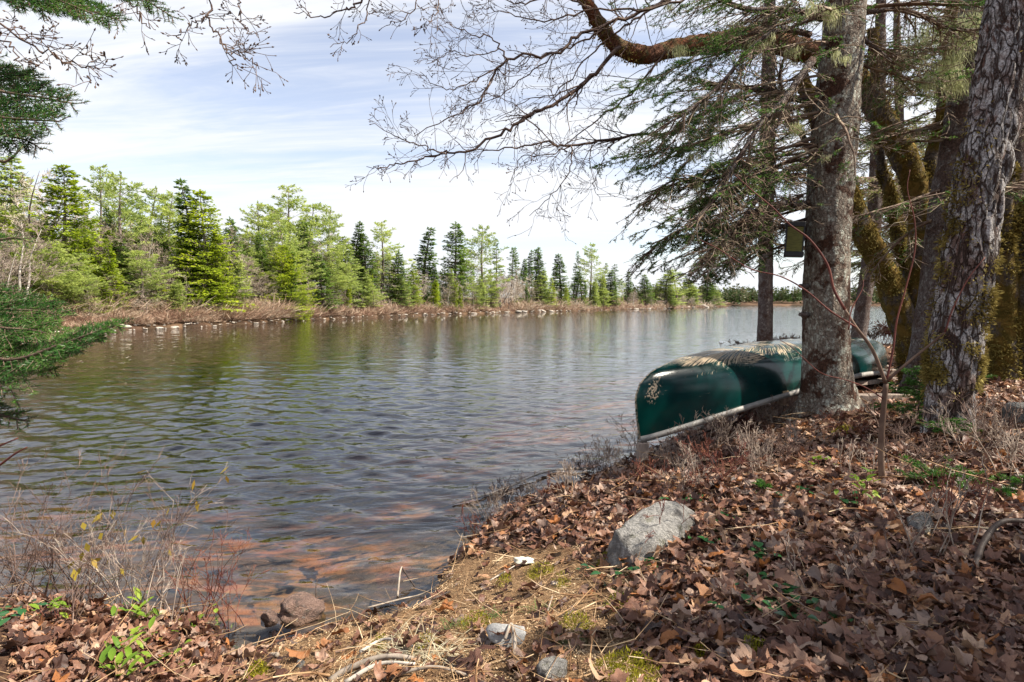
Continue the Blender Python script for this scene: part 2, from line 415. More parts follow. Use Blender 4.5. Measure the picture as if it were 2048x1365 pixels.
dv = np.zeros(len(V)); mv = np.zeros(len(V)); dv[near_mask] = duff(vx[near_mask], vy[near_mask]); mv[near_mask] = mossv(vx[near_mask], vy[near_mask])

m = MT('ground_soil')
v = m.coord(); nf = m.noise(v, 240, 4, .75); n1_ = m.noise(v, 40, 6, .7, .6); n2_ = m.noise(v, 5, 4, .6); n3_ = m.noise(v, .35, 4, .6)
soil = m.ramp(n1_, [(.25, (.030, .018, .013)), (.45, (.085, .045, .030)), (.62, (.17, .10, .06)), (.8, (.30, .20, .12))])
duffc = m.ramp(nf, [(.3, (.08, .042, .022)), (.45, (.20, .115, .058)), (.58, (.36, .235, .13)), (.72, (.60, .46, .29))])
duffc = m.mix(m.step(n1_, .5, .7), duffc, (.10, .05, .03))
col = m.mix(m.attr('duff'), soil, duffc)
mossc = m.ramp(nf, [(.3, (.07, .065, .008)), (.5, (.22, .20, .02)), (.7, (.42, .37, .03))])
col = m.mix(m.attr('moss'), col, mossc)
farc = m.mix(m.step(n3_, .4, .6), (.10, .06, .04), (.16, .10, .06))
col = m.mix(m.attr('far'), col, farc)
# lake bed: sand with pinkish stones and silt patches
p_ = m.coord((1, 2.1, 1)); bn = m.noise(p_, 1.5, 4, .55, .6); st = m.vor(m.coord(), 4.2, 'F1', 1.0, 'Color'); ed = m.vor(m.coord(), 4.2, 'DISTANCE_TO_EDGE')
bed = m.mix(m.math('MULTIPLY', m.step(bn, .48, .57), m.step(m.noise(p_, 5.5, 3, .5), .36, .54)), (.12, .105, .09), (.50, .28, .155))
bed = m.mix(.3, bed, m.mix(.5, st, (.5, .35, .25)), 'MULTIPLY')
bed = m.mix(m.step(m.noise(v, 30, 4), .5, .8, 0, .4), bed, (.5, .36, .26))
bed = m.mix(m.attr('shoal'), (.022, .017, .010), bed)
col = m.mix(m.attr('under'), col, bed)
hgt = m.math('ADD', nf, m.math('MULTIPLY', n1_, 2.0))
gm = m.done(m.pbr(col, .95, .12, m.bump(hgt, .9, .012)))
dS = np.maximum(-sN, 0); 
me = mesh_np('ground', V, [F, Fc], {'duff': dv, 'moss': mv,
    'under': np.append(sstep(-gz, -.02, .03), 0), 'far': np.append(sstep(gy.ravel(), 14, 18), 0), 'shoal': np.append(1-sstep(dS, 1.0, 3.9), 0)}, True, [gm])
ground = tag(link('ground', me), kind='structure')

# ------------------------------------------------------------------ water
angs = np.concatenate([np.linspace(-R(46), R(46), 560), np.linspace(R(48), R(312), 40)])
rings = np.concatenate([np.geomspace(1.2, 14, 330, endpoint=False), np.geomspace(14, 60, 60, endpoint=False), np.geomspace(60, 4500, 40)])
gx, gy = polar(rings, angs); RR = np.hypot(gx, gy)
rs = np.random.RandomState(3); z = np.zeros_like(gx)
sd = -near_s(gx.ravel(), gy.ravel()).reshape(gx.shape)
shelter = .34+.66*sstep(sd, .3, 4.0)
wob = .35*fbm(P2(gx, gy, .5), 3, 77)
for i in range(60):
    lam = .075*(13.0**(i/59.)); kk = 2*math.pi/lam
    a = R(12)+rs.randn()*R(24); ph = rs.rand()*6.28
    sl = (.044 if lam < .34 else (.018 if lam < .55 else .009))
    w = 1-sstep(RR*.024, lam*.6, lam*1.2)
    z += sl/kk*w*np.sin(kk*(gx*math.sin(a)+gy*math.cos(a))+ph+wob*rs.uniform(2, 7))
z *= shelter*(.8+.4*vnoise(P2(gx, gy, .3), 9))
n = len(angs); m_ = len(rings)
V = np.stack([gx.ravel(), gy.ravel(), z.ravel()], -1)
F = grid_faces(m_, n)
k = np.arange(n); k2 = (k+1) % n; base = (m_-1)*n
zb = -6.0
ro = rings[-1]; a_ = angs
low = np.stack([ro*np.sin(a_), ro*np.cos(a_), np.full(n, zb)], -1)
V = np.vstack([V, low, [[0, 0, 0]], [[0, 0, zb]]]); L0 = m_*n; c0 = L0+n; c1 = c0+1
side = np.stack([base+k, base+k2, L0+k2, L0+k], 1)
top = np.stack([np.full(n, c0), k2, k], 1); bot = np.stack([np.full(n, c1), L0+k, L0+k2], 1)
m = MT('lake_water')
v = m.coord((.55, 1.0, 1), rot=(0, 0, R(-12)))
h = m.math('ADD', m.math('MULTIPLY', m.noise(v, 11, 2, .5, .3), .03), m.math('MULTIPLY', m.noise(v, 4.2, 3, .5, .5), .20))
bmp = m.bump(h, .70, .16)
fr = m.n('ShaderNodeFresnel'); fr.inputs[0].default_value = 1.44; m.l(bmp, fr.inputs[1])
tr = m.n('ShaderNodeBsdfTransparent'); tr.inputs[0].default_value = (.97, .96, .93, 1)
gl = m.n('ShaderNodeBsdfAnisotropic') if False else m.n('ShaderNodeBsdfGlossy'); gl.inputs['Color'].default_value = (1, 1, 1, 1); gl.inputs['Roughness'].default_value = .02; m.l(bmp, gl.inputs['Normal'])
x = m.n('ShaderNodeMixShader'); m.l(fr.outputs[0], x.inputs[0]); m.l(tr.outputs[0], x.inputs[1]); m.l(gl.outputs[0], x.inputs[2])
va = m.n('ShaderNodeVolumeAbsorption'); va.inputs[0].default_value = (.74, .55, .32, 1); va.inputs[1].default_value = 1.7
m.l(va.outputs[0], m.out.inputs['Volume'])
wm_ = m.done(x.outputs[0])
me = mesh_np('water', V, [F, side, top, bot], None, True, [wm_])
water = tag(link('water', me), kind='structure')

# ------------------------------------------------------------------ far shore vegetation
def shoreY(px, lo=15, hi=700):
    """distance at which the sight line of a picture column meets the far land"""
    t = (px-1024)/FPX; Y = np.geomspace(lo, hi, 900); f = sdist(t*Y, Y, FAR)
    i = np.argmax(f > 0); return Y[i] if f[i] > 0 else hi
M_spr = leafy('needles_dark_green', [(.035, .08, .016), (.11, .19, .030), (.22, .33, .05)], .4, nscale=.9)
M_yel = leafy('needles_yellow_green', [(.07, .12, .012), (.27, .36, .022), (.54, .60, .04)], .5, nscale=.7)
M_pin = leafy('needles_pine_green', [(.12, .19, .07), (.32, .40, .10), (.54, .60, .16)], .5, nscale=.6)
M_dead = twigmat('dead_twigs', [(.17, .12, .095), (.32, .25, .20), (.46, .39, .32)])
M_pale = twigmat('pale_twigs', [(.30, .24, .19), (.50, .42, .34), (.68, .60, .50)])
M_trk = plain('far_bark', (.17, .135, .115), .9, .5, 6)
M_birch = plain('pale_bark', (.42, .38, .33), .8, .4, 5)

def conifer_proto(seed, kind, h=10.0):
    rs = np.random.RandomState(seed)
    P = dict(spruce=(.10, 1.75, .30, 8), narrow=(.08, 1.05, .28, 7), yellow=(.08, 2.5, .34, 9), bushy=(.0, 4.6, .33, 11), pine=(.22, 3.0, .62, 6), tallpine=(.30, 2.5, .60, 5), scrag=(.45, 1.2, .42, 5))[kind]
    zb, Rm, dz, nb = P; pine = kind in ('pine', 'tallpine')
    bend = rs.uniform(-.02, .02, 2); lean = rs.uniform(-.25, .25, 2)
    def cx(z): t = z/h; return np.stack([lean[0]*t*t*2+.12*np.sin(t*5+seed), lean[1]*t*t*2+.1*np.cos(t*4+seed), z], -1)
    zs = np.linspace(0, h, 14); C = cx(zs)
    Vt, Ft, _ = tube(C, np.interp(zs, [0, .5, h], [.020*h, .016*h, .008]), 8)
    sg = Segs(); parts = []
    z = zb*h
    while z < h*.985:
        t = (z/h-zb)/(1-zb)
        for b in range(nb if t < .85 else max(3, nb-3)):
            if rs.rand() < .12: continue
            az = rs.rand()*6.283; prof = (1-t)**.72 if not pine else (1-t**1.6)**.8*(.55+.45*min(1, t*3+.3))
            if kind == 'bushy': prof = (1-t)**.62*min(1, .55+t*3)
            L = Rm*prof*rs.uniform(.55, 1.12)+.12
            if kind == 'scrag': L *= rs.choice([.5, 1, 1.2])
            sl = (-.25 if not pine else .10)+rs.uniform(-.12, .12)+(.55*t)
            d = np.array([math.cos(az), math.sin(az), sl]); d /= np.linalg.norm(d)
            p0 = cx(np.array(z+rs.uniform(-dz*.4, dz*.4)))
            curve = .12 if not pine else .10
            ns = 5; pts = [p0+d*L*u+np.array([0, 0, curve*L*u*u]) for u in np.linspace(0, 1, ns)]
            for i in range(ns-1): sg.add(pts[i], pts[i+1], .012*(1-i/ns)+.004+.006*L/3, .010*(1-i/ns)+.003)
            # sprays
            if pine:
                nn = int(7+L*16); u = 1-rs.rand(nn)**1.3*.72
            else:
                nn = int(9+L*26); u = 1-rs.rand(nn)**1.15*.88
            bp = p0+d*L*u[:, None]+np.stack([0*u, 0*u, curve*L*u*u], -1)
            sd_ = np.array([-d[1], d[0], 0]); sd_ /= np.linalg.norm(sd_)
            wdt = L*.34*(1.15-u)+.06
            off = rs.uniform(-1, 1, nn)
            up = rs.uniform(-.35, .35, nn) if not pine else rs.uniform(-.2, .8, nn)
            bp = bp+sd_*(off*wdt)[:, None]+np.stack([0*u, 0*u, (rs.rand(nn)-.6)*(.10 if not pine else .12)], -1)
            dd = norm(d[None]*rs.uniform(.3, 1.1, (nn, 1))+sd_*(off*1.2)[:, None]+np.stack([0*u, 0*u, up-.1], -1)+rs.randn(nn, 3)*.2)
            nrm = norm(np.cross(dd, rs.randn(nn, 3)*.6+np.array([0, 0, 1.])))
            sc_ = rs.uniform(.13, .27, nn)*(.9 if not pine else 1.0)
            if pine:
                for q in range(3):
                    d2 = norm(dd+rs.randn(nn, 3)*.45)
                    Vd, Fd = diamonds(bp, d2, norm(np.cross(d2, rs.randn(nn, 3))), sc_*1.15, sc_*.13)
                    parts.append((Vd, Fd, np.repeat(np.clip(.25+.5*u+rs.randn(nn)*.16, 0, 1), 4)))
            else:
                Vd, Fd = diamonds(bp, dd, nrm, sc_, sc_*.26)
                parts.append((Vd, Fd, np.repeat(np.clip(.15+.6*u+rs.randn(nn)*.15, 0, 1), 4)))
        z += dz*rs.uniform(.8, 1.2)*(1-.35*t)
    # dead stubs below crown
    for b in range(16):
        z = rs.uniform(.05, zb+.15)*h; az = rs.rand()*6.28; L = rs.uniform(.3, 1.2)
        p0 = cx(np.array(z)); sg.add(p0, p0+np.array([math.cos(az)*L, math.sin(az)*L, rs.uniform(-.2, .3)]), .014, .004)
    top = cx(np.array(h*.95)); nn = 26
    dd = norm(np.stack([rs.randn(nn)*.35, rs.randn(nn)*.35, np.ones(nn)], -1)); hb = rs.rand(nn)[:, None]*np.array([[0, 0, .05*h]])
    Vd, Fd = diamonds(top+hb, dd, norm(np.cross(dd, rs.randn(nn, 3))), np.full(nn, .2), np.full(nn, .035)); parts.append((Vd, Fd, np.full(nn*4, .6)))
    Vc, Fc_, T = join(parts)
    return (Vt, Ft), sg, (Vc, Fc_, T)

def grow(sg, p, d, L, r, depth, rs, nseg=5, wig=.25, nb=(2, 4), ang=(.45, .9), ratio=(.5, .75), up=.0, tips=None, rmin=.0015, flat=None):
    """random branching into a Segs list"""
    p = np.array(p, float); d = np.array(d, float); d = d/np.linalg.norm(d); st = L/nseg; pts = [p.copy()]; ds = [d.copy()]
    for i in range(nseg):
        d = d+rs.randn(3)*wig*.5; d[2] += up*.25
        if flat is not None: d[2] *= flat
        d /= np.linalg.norm(d); q = p+d*st
        r0 = max(rmin, r*(1-i/nseg*.6)); r1 = max(rmin, r*(1-(i+1)/nseg*.6)); sg.add(p, q, r0, r1); p = q; pts.append(p.copy()); ds.append(d.copy())
    if tips is not None: tips.append((p.copy(), d.copy(), depth))
    if depth > 0:
        for b in range(rs.randint(nb[0], nb[1]+1)):
            u = rs.uniform(.2, 1.0)*nseg; i = min(int(u), nseg-1); q = pts[i]+(pts[i+1]-pts[i])*(u-i); dd = ds[i+1]
            a = rs.randn(3); a -= dd*np.dot(a, dd); a /= np.linalg.norm(a)+1e-9; th = rs.uniform(*ang)
            nd = dd*math.cos(th)+a*math.sin(th)
            grow(sg, q, nd, L*rs.uniform(*ratio)*(1.1-.4*u/nseg), max(rmin, r*.6*(1-.4*u/nseg)), depth-1, rs, max(3, nseg-1), wig, nb, ang, ratio, up, tips, rmin, flat)

def bare_proto(seed, h=8.0, birch=False):
    rs = np.random.RandomState(seed); sg = Segs(); n = rs.randint(1, 4)
    Vt = []; Ft = []; o = 0
    for k in range(n):
        pts = [np.array((rs.uniform(-.2, .2), rs.uniform(-.2, .2), -.2))]; d = np.array((rs.randn()*.12, rs.randn()*.12, 1.))
        for i in range(6):
            d = d+rs.randn(3)*.10; d[2] = 1; pts.append(pts[-1]+d/np.linalg.norm(d)*h/6*rs.uniform(.85, 1.05))
        C = catmull(pts, 3); V_, F_, _ = tube(C, np.linspace(.011*h, .008, len(C)), 7); Vt.append(V_); Ft += [f+o for f in F_]; o += len(V_)
        for j in range(17):
            u = rs.uniform(.22, .98); i = int(u*(len(C)-1)); az = rs.rand()*6.28
            grow(sg, C[i], (math.cos(az), math.sin(az), rs.uniform(.3, 1.2)), h*.30*(1.15-u*.8), .018*(1.2-u), 3, rs, 4, .35, (3, 4), (.3, .8), (.45, .72), .25, rmin=.0075)
    return (np.concatenate(Vt), Ft), sg

protos = {}
def add_conifer(kind, seed, mat, label):
    (Vt, Ft), sg, (Vc, Fc_, T) = conifer_proto(seed, kind)
    protos.setdefault(label, []).append((mesh_np('trunk', Vt, Ft, None, True, [M_trk]), sg.mesh('branches', 3, [M_dead]), mesh_np('crown', Vc, Fc_, {'tint': T}, False, [mat]), 10.0))
for s in range(2): add_conifer('spruce', 10+s, M_spr, 'spruce'); add_conifer('narrow', 20+s, M_spr, 'narrow'); add_conifer('yellow', 30+s, M_yel, 'yellow'); add_conifer('pine', 40+s, M_pin, 'pine'); add_conifer('tallpine', 50+s, M_pin, 'tallpine'); add_conifer('scrag', 60+s, M_spr, 'scrag')
add_conifer('pine', 43, M_pin, 'pine'); add_conifer('narrow', 23, M_yel, 'ynarrow'); add_conifer('bushy', 70, M_yel, 'bushy')
add_conifer('spruce', 14, M_pin, 'green')
for s in range(4):
    (Vt, Ft), sg = bare_proto(80+s)
    protos.setdefault('bare', []).append((mesh_np('trunk', Vt, Ft, None, True, [M_birch if s % 2 else M_trk]), sg.mesh('twigs', 3, [M_pale if s % 2 == 0 else M_dead]), None, 8.0))

def put_tree(kind, x, y, height, wscale=1.0, label='', group=None, var=None, rot=None, lean=(0, 0), cat='tree'):
    pr = protos[kind][(var if var is not None else random.randrange(99)) % len(protos[kind])]
    name = {'bare': 'bare_tree', 'pine': 'pine_tree', 'tallpine': 'pine_tree'}.get(kind, 'spruce_tree')
    z = H1(x, y)-.05
    r = empty(name, (x, y, z), label, cat, group)
    s = height/pr[3]; r.scale = (s*wscale, s*wscale, s); r.rotation_euler = (lean[0], lean[1], random.uniform(0, 6.28) if rot is None else rot)
    link('trunk', pr[0], r)
    tw = link('branches' if kind != 'bare' else 'twigs', pr[1], r); tw['kind'] = 'stuff'
    if pr[2] is not None: c = link('crown', pr[2], r); c['kind'] = 'stuff'
    return r
random.seed(4)
# (picture column, picture row of the top, kind, metres behind the shore, width scale, label)
TREES = [
 (22, 318, 'green', 9, 1.0, 'dark green spruce spire at the far end of the wood, beyond the fir boughs', 0),
 (-30, 420, 'bare', 2, 1.3, 'bare grey tree on the nearest stretch of far shore', 0),
 (20, 430, 'bare', 1.5, 1.2, 'pale many-stemmed bare tree standing at the near end of the far shore', 1),
 (82, 318, 'bare', 7, 1.0, 'dead tan-topped tree poking out behind the first yellow-green spruce', 2),
 (138, 338, 'yellow', 4, .80, 'tall yellow-green spruce near the near end of the far shore', 0),
 (165, 470, 'yellow', 3, .55, 'short yellow-green spruce below the tall one', 1),
 (205, 342, 'tallpine', 8, .85, 'feathery pale pine right of the tall yellow-green spruce', 0),
 (252, 350, 'tallpine', 4.5, .95, 'wide light green pine with a dark trunk showing between its tiers', 1),
 (300, 372, 'pine', 9, .9, 'pale green pine behind the gap between two taller pines', 2),
 (340, 388, 'pine', 8, .8, 'small-topped pine just short of the big yellow spruce', 0),
 (290, 505, 'pine', 2.2, 1.25, 'low spreading light green pine over the water edge', 1),
 (95, 480, 'pine', 2.0, 1.0, 'light green young pine at the near end of the far shore', 2),
 (215, 560, 'ynarrow', 1.5, 1.3, 'knee-high light green sapling pine by the shore bank', 0),
 (385, 362, 'narrow', 4, 1.0, 'slim dark spire rising beside the big yellow spruce', 0),
 (412, 385, 'yellow', 2.6, .82, 'big bright yellow-green spruce leading the middle of the wood', 1),
 (432, 470, 'yellow', 2.0, .60, 'bright yellow spruce shorter twin of the big yellow one', 0),
 (476, 438, 'spruce', 5, .7, 'green spruce filling the gap after the big yellow one', 1),
 (350, 560, 'green', 1.6, 1.2, 'low green spruce at the foot of the big yellow one', 0),
 (512, 408, 'tallpine', 10, .9, 'wind-shaped blue-green pine at the start of the tall clump', 1),
 (548, 415, 'pine', 8, .9, 'blue-green pine second in the tall clump', 0),
 (578, 380, 'tallpine', 9, 1.1, 'tallest ragged pine with its top bent over, in the tall clump', 0),
 (612, 412, 'pine', 8, 1.0, 'round-shouldered pine next to the tallest ragged one', 1),
 (655, 418, 'tallpine', 7, .8, 'ragged pine ending the tall clump', 1),
 (660, 500, 'pine', 4, .9, 'leaning soft green pine above the dark bushy spruce', 2),
 (572, 492, 'bushy', 1.5, .78, 'broad bushy dark green spruce growing down to the water', 0),
 (606, 575, 'bushy', .7, .62, 'low bright green spruce skirt at the water, against the bushy one', 0),
 (712, 448, 'narrow', 9, 1.1, 'blackish spire standing up before the round-headed pine', 1),
 (700, 478, 'green', 6, 1.1, 'green spruce below the blackish spire', 0),
 (735, 470, 'spruce', 7, .8, 'slim spruce touching the round-headed pine', 0),
 (765, 450, 'tallpine', 8, 1.15, 'dark round-headed pine standing alone above the wood', 0),
 (800, 505, 'spruce', 4, 1.0, 'mid green spruce under the round-headed pine', 1),
 (828, 530, 'yellow', 3, .6, 'bright yellow-green spruce in the front row past the bushy one', 0),
 (848, 458, 'narrow', 10, 1.4, 'dark pointed spruce behind pale bare trees', 0),
 (868, 560, 'ynarrow', 3, 1.5, 'narrow yellowish spruce near the stony edge', 0),
 (912, 448, 'spruce', 8, .95, 'tall brown-green spruce, first of the pair in the middle', 1),
 (966, 455, 'pine', 8, .82, 'tall blue-green pine, second of the pair in the middle', 0),
 (996, 480, 'scrag', 10, .8, 'nearly dead thin spruce beside the blue-green pine', 0),
 (918, 575, 'ynarrow', 2, 1.4, 'little yellow-green spruce below the tall pair', 0),
 (1021, 498, 'scrag', 12, .9, 'club-topped black spruce, first of the thin row', 1),
 (1034, 497, 'scrag', 14, .9, 'club-topped black spruce, second of the thin row', 0),
 (1046, 520, 'narrow', 8, 1.0, 'thin dark spruce with gaps in the thin row', 1),
 (1058, 502, 'narrow', 13, .9, 'pointed black spruce in the middle of the thin row', 0),
 (1069, 497, 'scrag', 14, 1.0, 'brown-topped thin spruce in the thin row', 1),
 (1080, 499, 'narrow', 12, 1.2, 'dark full-topped spruce ending the thin row', 0),
 (1078, 545, 'green', 4, 1.35, 'soft grey-green spruce standing in front of the thin row', 0),
 (1103, 558, 'yellow', 3, .6, 'yellow-green bushy spruce just past the grey-green one', 1),
 (1110, 528, 'scrag', 10, 1.2, 'brownish spruce among bare trees after the thin row', 0),
 (1124, 511, 'narrow', 9, 1.5, 'dark green spruce with a long thin tip', 1),
 (1133, 570, 'yellow', 3, .5, 'small yellow-green spruce below the long-tipped one', 1),
 (1148, 528, 'scrag', 14, 1.0, 'small club-topped spruce in the middle distance', 0),
 (1152, 545, 'spruce', 8, 1.2, 'dark spruce close before the layered pine', 0),
 (1162, 505, 'scrag', 16, .7, 'needle-thin spruce beside the layered pine', 1),
 (1180, 489, 'tallpine', 5, .85, 'layered open pine standing clear of the wood', 1),
 (1195, 552, 'green', 6, 1.2, 'light green spruce under the layered pine', 0),
 (1222, 542, 'narrow', 4, 1.7, 'green spruce with a yellow skirt past the layered pine', 0),
 (1232, 530, 'scrag', 16, 1.4, 'brown-tipped spruce rising behind bare trees', 0),
 (1204, 528, 'scrag', 14, 1.0, 'tiny club-topped spruce behind the layered pine', 1),
 (1256, 545, 'narrow', 16, 1.2, 'distant pointed spruce past the layered pine', 0),
 (1290, 550, 'spruce', 10, 1.2, 'distant spruce above pale bare trees', 0),
 (1328, 543, 'green', 6, 1.7, 'distant broad green spruce under the hanging boughs', 0),
 (1352, 540, 'tallpine', 8, 1.5, 'distant flat-topped pine seen under the hanging boughs', 0),
 (1381, 558, 'green', 6, 1.6, 'distant green spruce second from the point', 0),
 (1412, 556, 'spruce', 10, 1.3, 'distant dark spruce close to the point', 0),
 (1427, 568, 'green', 5, 1.6, 'last green spruce at the very tip of the point', 0),
]
def place(px, row, kind, back, ws, label, var=None, group=None):
    t = (px-1024)/FPX; Y = shoreY(px)+back; x = t*Y
    top = at(px, row, Y)[2]; z0 = H1(x, Y); hh = max(1.5, top-z0)*1.02
    if kind == 'bare' : hh *= 1.0
    put_tree(kind, x, Y, hh, ws*(1.0 if kind != 'bare' else .9), label, group, var, lean=(R(random.uniform(-2, 2)), R(random.uniform(-2, 2))))
for px, row, kind, back, ws, label, var in TREES: place(px, row, kind, back, ws*(1.75 if kind in ('yellow', 'green', 'spruce', 'pine') else 1.4), label, var)
ZONES = [(200, ' at the near end of the far shore'), (480, ' around the big yellow spruce'), (680, ' under the tall ragged pine clump'), (880, ' near the dark round-headed pine'), (1010, ' around the tall pair of conifers'), (1100, ' by the row of thin black spruces'), (1260, ' near the layered pine'), (9999, ' towards the tip of the point')]
def zone(px): return next(t for l, t in ZONES if px < l)
KL = {'bare': 'pale bare deciduous tree', 'pine': 'soft green filler pine', 'spruce': 'dark green filler spruce', 'narrow': 'slim dark filler spruce', 'green': 'pale green filler spruce', 'scrag': 'half-dead filler spruce', 'ynarrow': 'yellowish filler spruce'}
topline = [(-60, 400), (100, 430), (250, 430), (400, 450), (520, 450), (600, 440), (680, 480), (760, 510), (850, 520), (950, 530), (1050, 545), (1200, 560), (1330, 568), (1430, 575)]
tx, ty = [a for a, b in topline], [b for a, b in topline]
for i in range(190):
    px = -60+1500*(i+.5)/190+random.uniform(-6, 6); row = np.interp(px, tx, ty)+random.uniform(-12, 55)*(.6 if px > 900 else 1)
    kind = random.choices(['bare', 'spruce', 'narrow', 'pine', 'green', 'scrag', 'ynarrow'], [56 if px > 650 else 46, 8, 6, 12, 10, 4, 9])[0]
    g = (KL[kind].replace('filler ', 'young ')+' in the wood', {'bare': 'bare trees of the far shore', 'pine': 'pines inside the far wood'}.get(kind, 'spruces inside the far wood'))
    place(px, row, kind, random.uniform(3, 16) if px < 1000 else random.uniform(3, 30), random.uniform(1.0, 1.5), g[0]+zone(px), None, g[1])
for i in range(95):
    px = -70+1500*((i+.5)/95)**1.25; top0 = np.interp(px, tx, ty); row = top0+(612-top0)*random.uniform(.25, .72)
    kind = random.choices(['bare', 'pine', 'green', 'ynarrow', 'spruce', 'narrow'], [56 if px > 650 else 40, 18, 12, 10, 7, 5])[0]
    place(px, row, kind, random.uniform(1.2, 5), random.uniform(1.3, 2.1), {'bare': 'low bare sapling', 'pine': 'low soft young pine', 'spruce': 'low dark young spruce', 'narrow': 'thin dark young spruce', 'green': 'low pale green young spruce', 'ynarrow': 'low lime-green young spruce'}[kind]+' up front'+zone(px), None, 'young trees along the far bank')
# the opposite end of the lake: one distant wood
rs = np.random.RandomState(8); parts = []; sg = Segs()
for i in range(1500):
    x = rs.uniform(95, 640); y = rs.uniform(426, 500)
    if i < 330: t = rs.rand(); x = 98+t*50+rs.uniform(0, 25); y = 262+t*160
    if sdist(np.array([x]), np.array([y]), FAR)[0] < 3: continue
    h = rs.uniform(7, 13)*(1.3 if rs.rand() < .12 else 1); z0 = H1(x, y); nn = 52; bare = rs.rand() < .35
    u = rs.rand(nn)**.8; az = rs.rand(nn)*6.28; rad = h*.26*(1-u)*rs.uniform(.5, 1.1, nn)+.25
    if bare: rad = h*.22*(1-np.abs(u-.6))*rs.rand(nn)
    bp = np.stack([x+rad*.5*np.cos(az), y+rad*.5*np.sin(az), z0+(.1+.9*u)*h], -1)
    dd = norm(np.stack([np.cos(az), np.sin(az), rs.uniform(-.4, .6, nn)], -1))
    Vd, Fd = diamonds(bp, dd, norm(np.cross(dd, rs.randn(nn, 3))), rad+.4, rad*.35+.15); parts.append((Vd, Fd, np.full(nn*4, .2+.3*rs.rand()+(.4 if bare else 0))))
Vc, Fc_, T = join(parts)
m = leafy('distant_wood', [(.03, .055, .016), (.055, .09, .022), (.10, .12, .045), (.19, .155, .10)], .3, tmix=.9, nw=.1)
tag(link('far_woods', mesh_np('far_woods', Vc, Fc_, {'tint': T}, False, [m])), 'low distant wood across the end of the lake', kind='stuff')

# reddish undergrowth fringe along the far shore
rs = np.random.RandomState(12); parts = []; cells = []
for px in np.arange(-80, 1445, 3.2):
    Y0 = shoreY(px); 
    for q in range(4 if px < 1100 else 3):
        b = rs.uniform(.45, 1.8) if q < 2 else rs.uniform(1.5, 9)
        p = px+rs.uniform(-4, 4); Y = Y0+b; cells.append(((p-1024)/FPX*Y, Y, rs.uniform(.35, .95)*(1+.006*Y), Y))
C = np.array(cells); zC = H(C[:, 0], C[:, 1]); pn = fbm(P2(C[:, 0], C[:, 1], .45), 2, 71); C[:, 2] *= np.clip(.95+pn*1.5, .35, 1.9); tall = (rs.rand(len(C)) < .09) & (sdist(C[:, 0], C[:, 1], FAR) > 1.3); C[:, 2] = np.where(tall, C[:, 2]*0+rs.uniform(1.2, 2.3, len(C)), C[:, 2])
for (x, y, h, Y), z0 in zip(C, zC):
    nn = int(np.clip(4200/Y, 26, 150)); rad = h*.8
    bx = rs.randn(nn)*.4*rad; by = rs.randn(nn)*.4*rad
    bp = np.stack([x+bx, y+by, np.full(nn, z0)+rs.rand(nn)*h*.45], -1)
    dd = norm(np.stack([bx*.9+rs.randn(nn)*.5, by*.9+rs.randn(nn)*.5, rs.uniform(.1, 1, nn)], -1))
    L = h*rs.uniform(.25, .7, nn); Vd, Fd = diamonds(bp, dd, norm(np.cross(dd, rs.randn(nn, 3))), L, np.full(nn, .0035+.00030*Y))
    parts.append((Vd, Fd, np.repeat(np.clip(rs.rand()*.65+rs.rand(nn)*.35+(.25 if h > 1.3 else 0), 0, 1), 4)))
Vc, Fc_, T = join(parts)
m = leafy('reddish_brush', [(.13, .075, .05), (.29, .17, .115), (.44, .31, .22), (.56, .47, .35)], .2, tmix=.8, nw=.2)
tag(link('undergrowth', mesh_np('undergrowth', Vc, Fc_, {'tint': T}, False, [m])), 'reddish-brown leafless brush along the far shore', kind='stuff')

# shore stones
def rock_mesh(seed, sub=3, sq=(1, .8, .6), rough=.28, cut=(.55, .85), kk=.85):
    import bmesh
    bm = bmesh.new(); bmesh.ops.create_icosphere(bm, subdivisions=sub, radius=1.0)
    P = np.array([v.co[:] for v in bm.verts]); Fx = np.array([[v.index for v in f.verts] for f in bm.faces]); bm.free()
    rs = np.random.RandomState(seed)
    for c in range(9):
        nrm = norm(rs.randn(1, 3))[0]; dd = rs.uniform(*cut); t = P@nrm-dd; P = P-np.maximum(t, 0)[:, None]*nrm*kk
    P = P*(1+rough*fbm(P*1.6+seed, 3, seed)[:, None]+.05*fbm(P*7+seed, 3, seed+1)[:, None])
    return P*np.array(sq), Fx
M_stone = plain('shore_stone', (.38, .34, .29), .85, .35, 3)
sm = [mesh_np('stone', *(lambda r: (r[0], [r[1]]))(rock_mesh(100+i, 2, (1, .75, .55))), None, True, [M_stone]) for i in range(5)]
rs = np.random.RandomState(21)
SIZE = ('small pale', 'larger pale'); pxs = list(np.arange(2, 640, 6.6))+list(np.arange(640, 1430, 7))
for i, px in enumerate(pxs):
    px += rs.uniform(-6, 6); Y = shoreY(px)+rs.uniform(-.25, .6); s = rs.uniform(1.2, 3.6)*Y/FPX*rs.choice([.8, 1.1, 1.8], p=[.55, .38, .07])*(.6+.9*float(vnoise(P2([px*.012], [0.]), 4)[0])); s = max(s, .07)
    o = link('rock', sm[i % 5]); x = (px-1024)/FPX*Y; o.location = (x, Y, max(0.0, H1(x, Y))+s*.22); o.scale = (s*rs.uniform(1, 1.9), s, s*rs.uniform(.7, 1.1)); o.rotation_euler = (0, 0, rs.rand()*6.28)
    tag(o, 'pale boulder in the stone line at the waterline of the far shore', 'rock', 'stones edging the far shore')
    o['label'] = SIZE[int(s*FPX/Y > 2.6)]+' boulder edging the water'+zone(px)
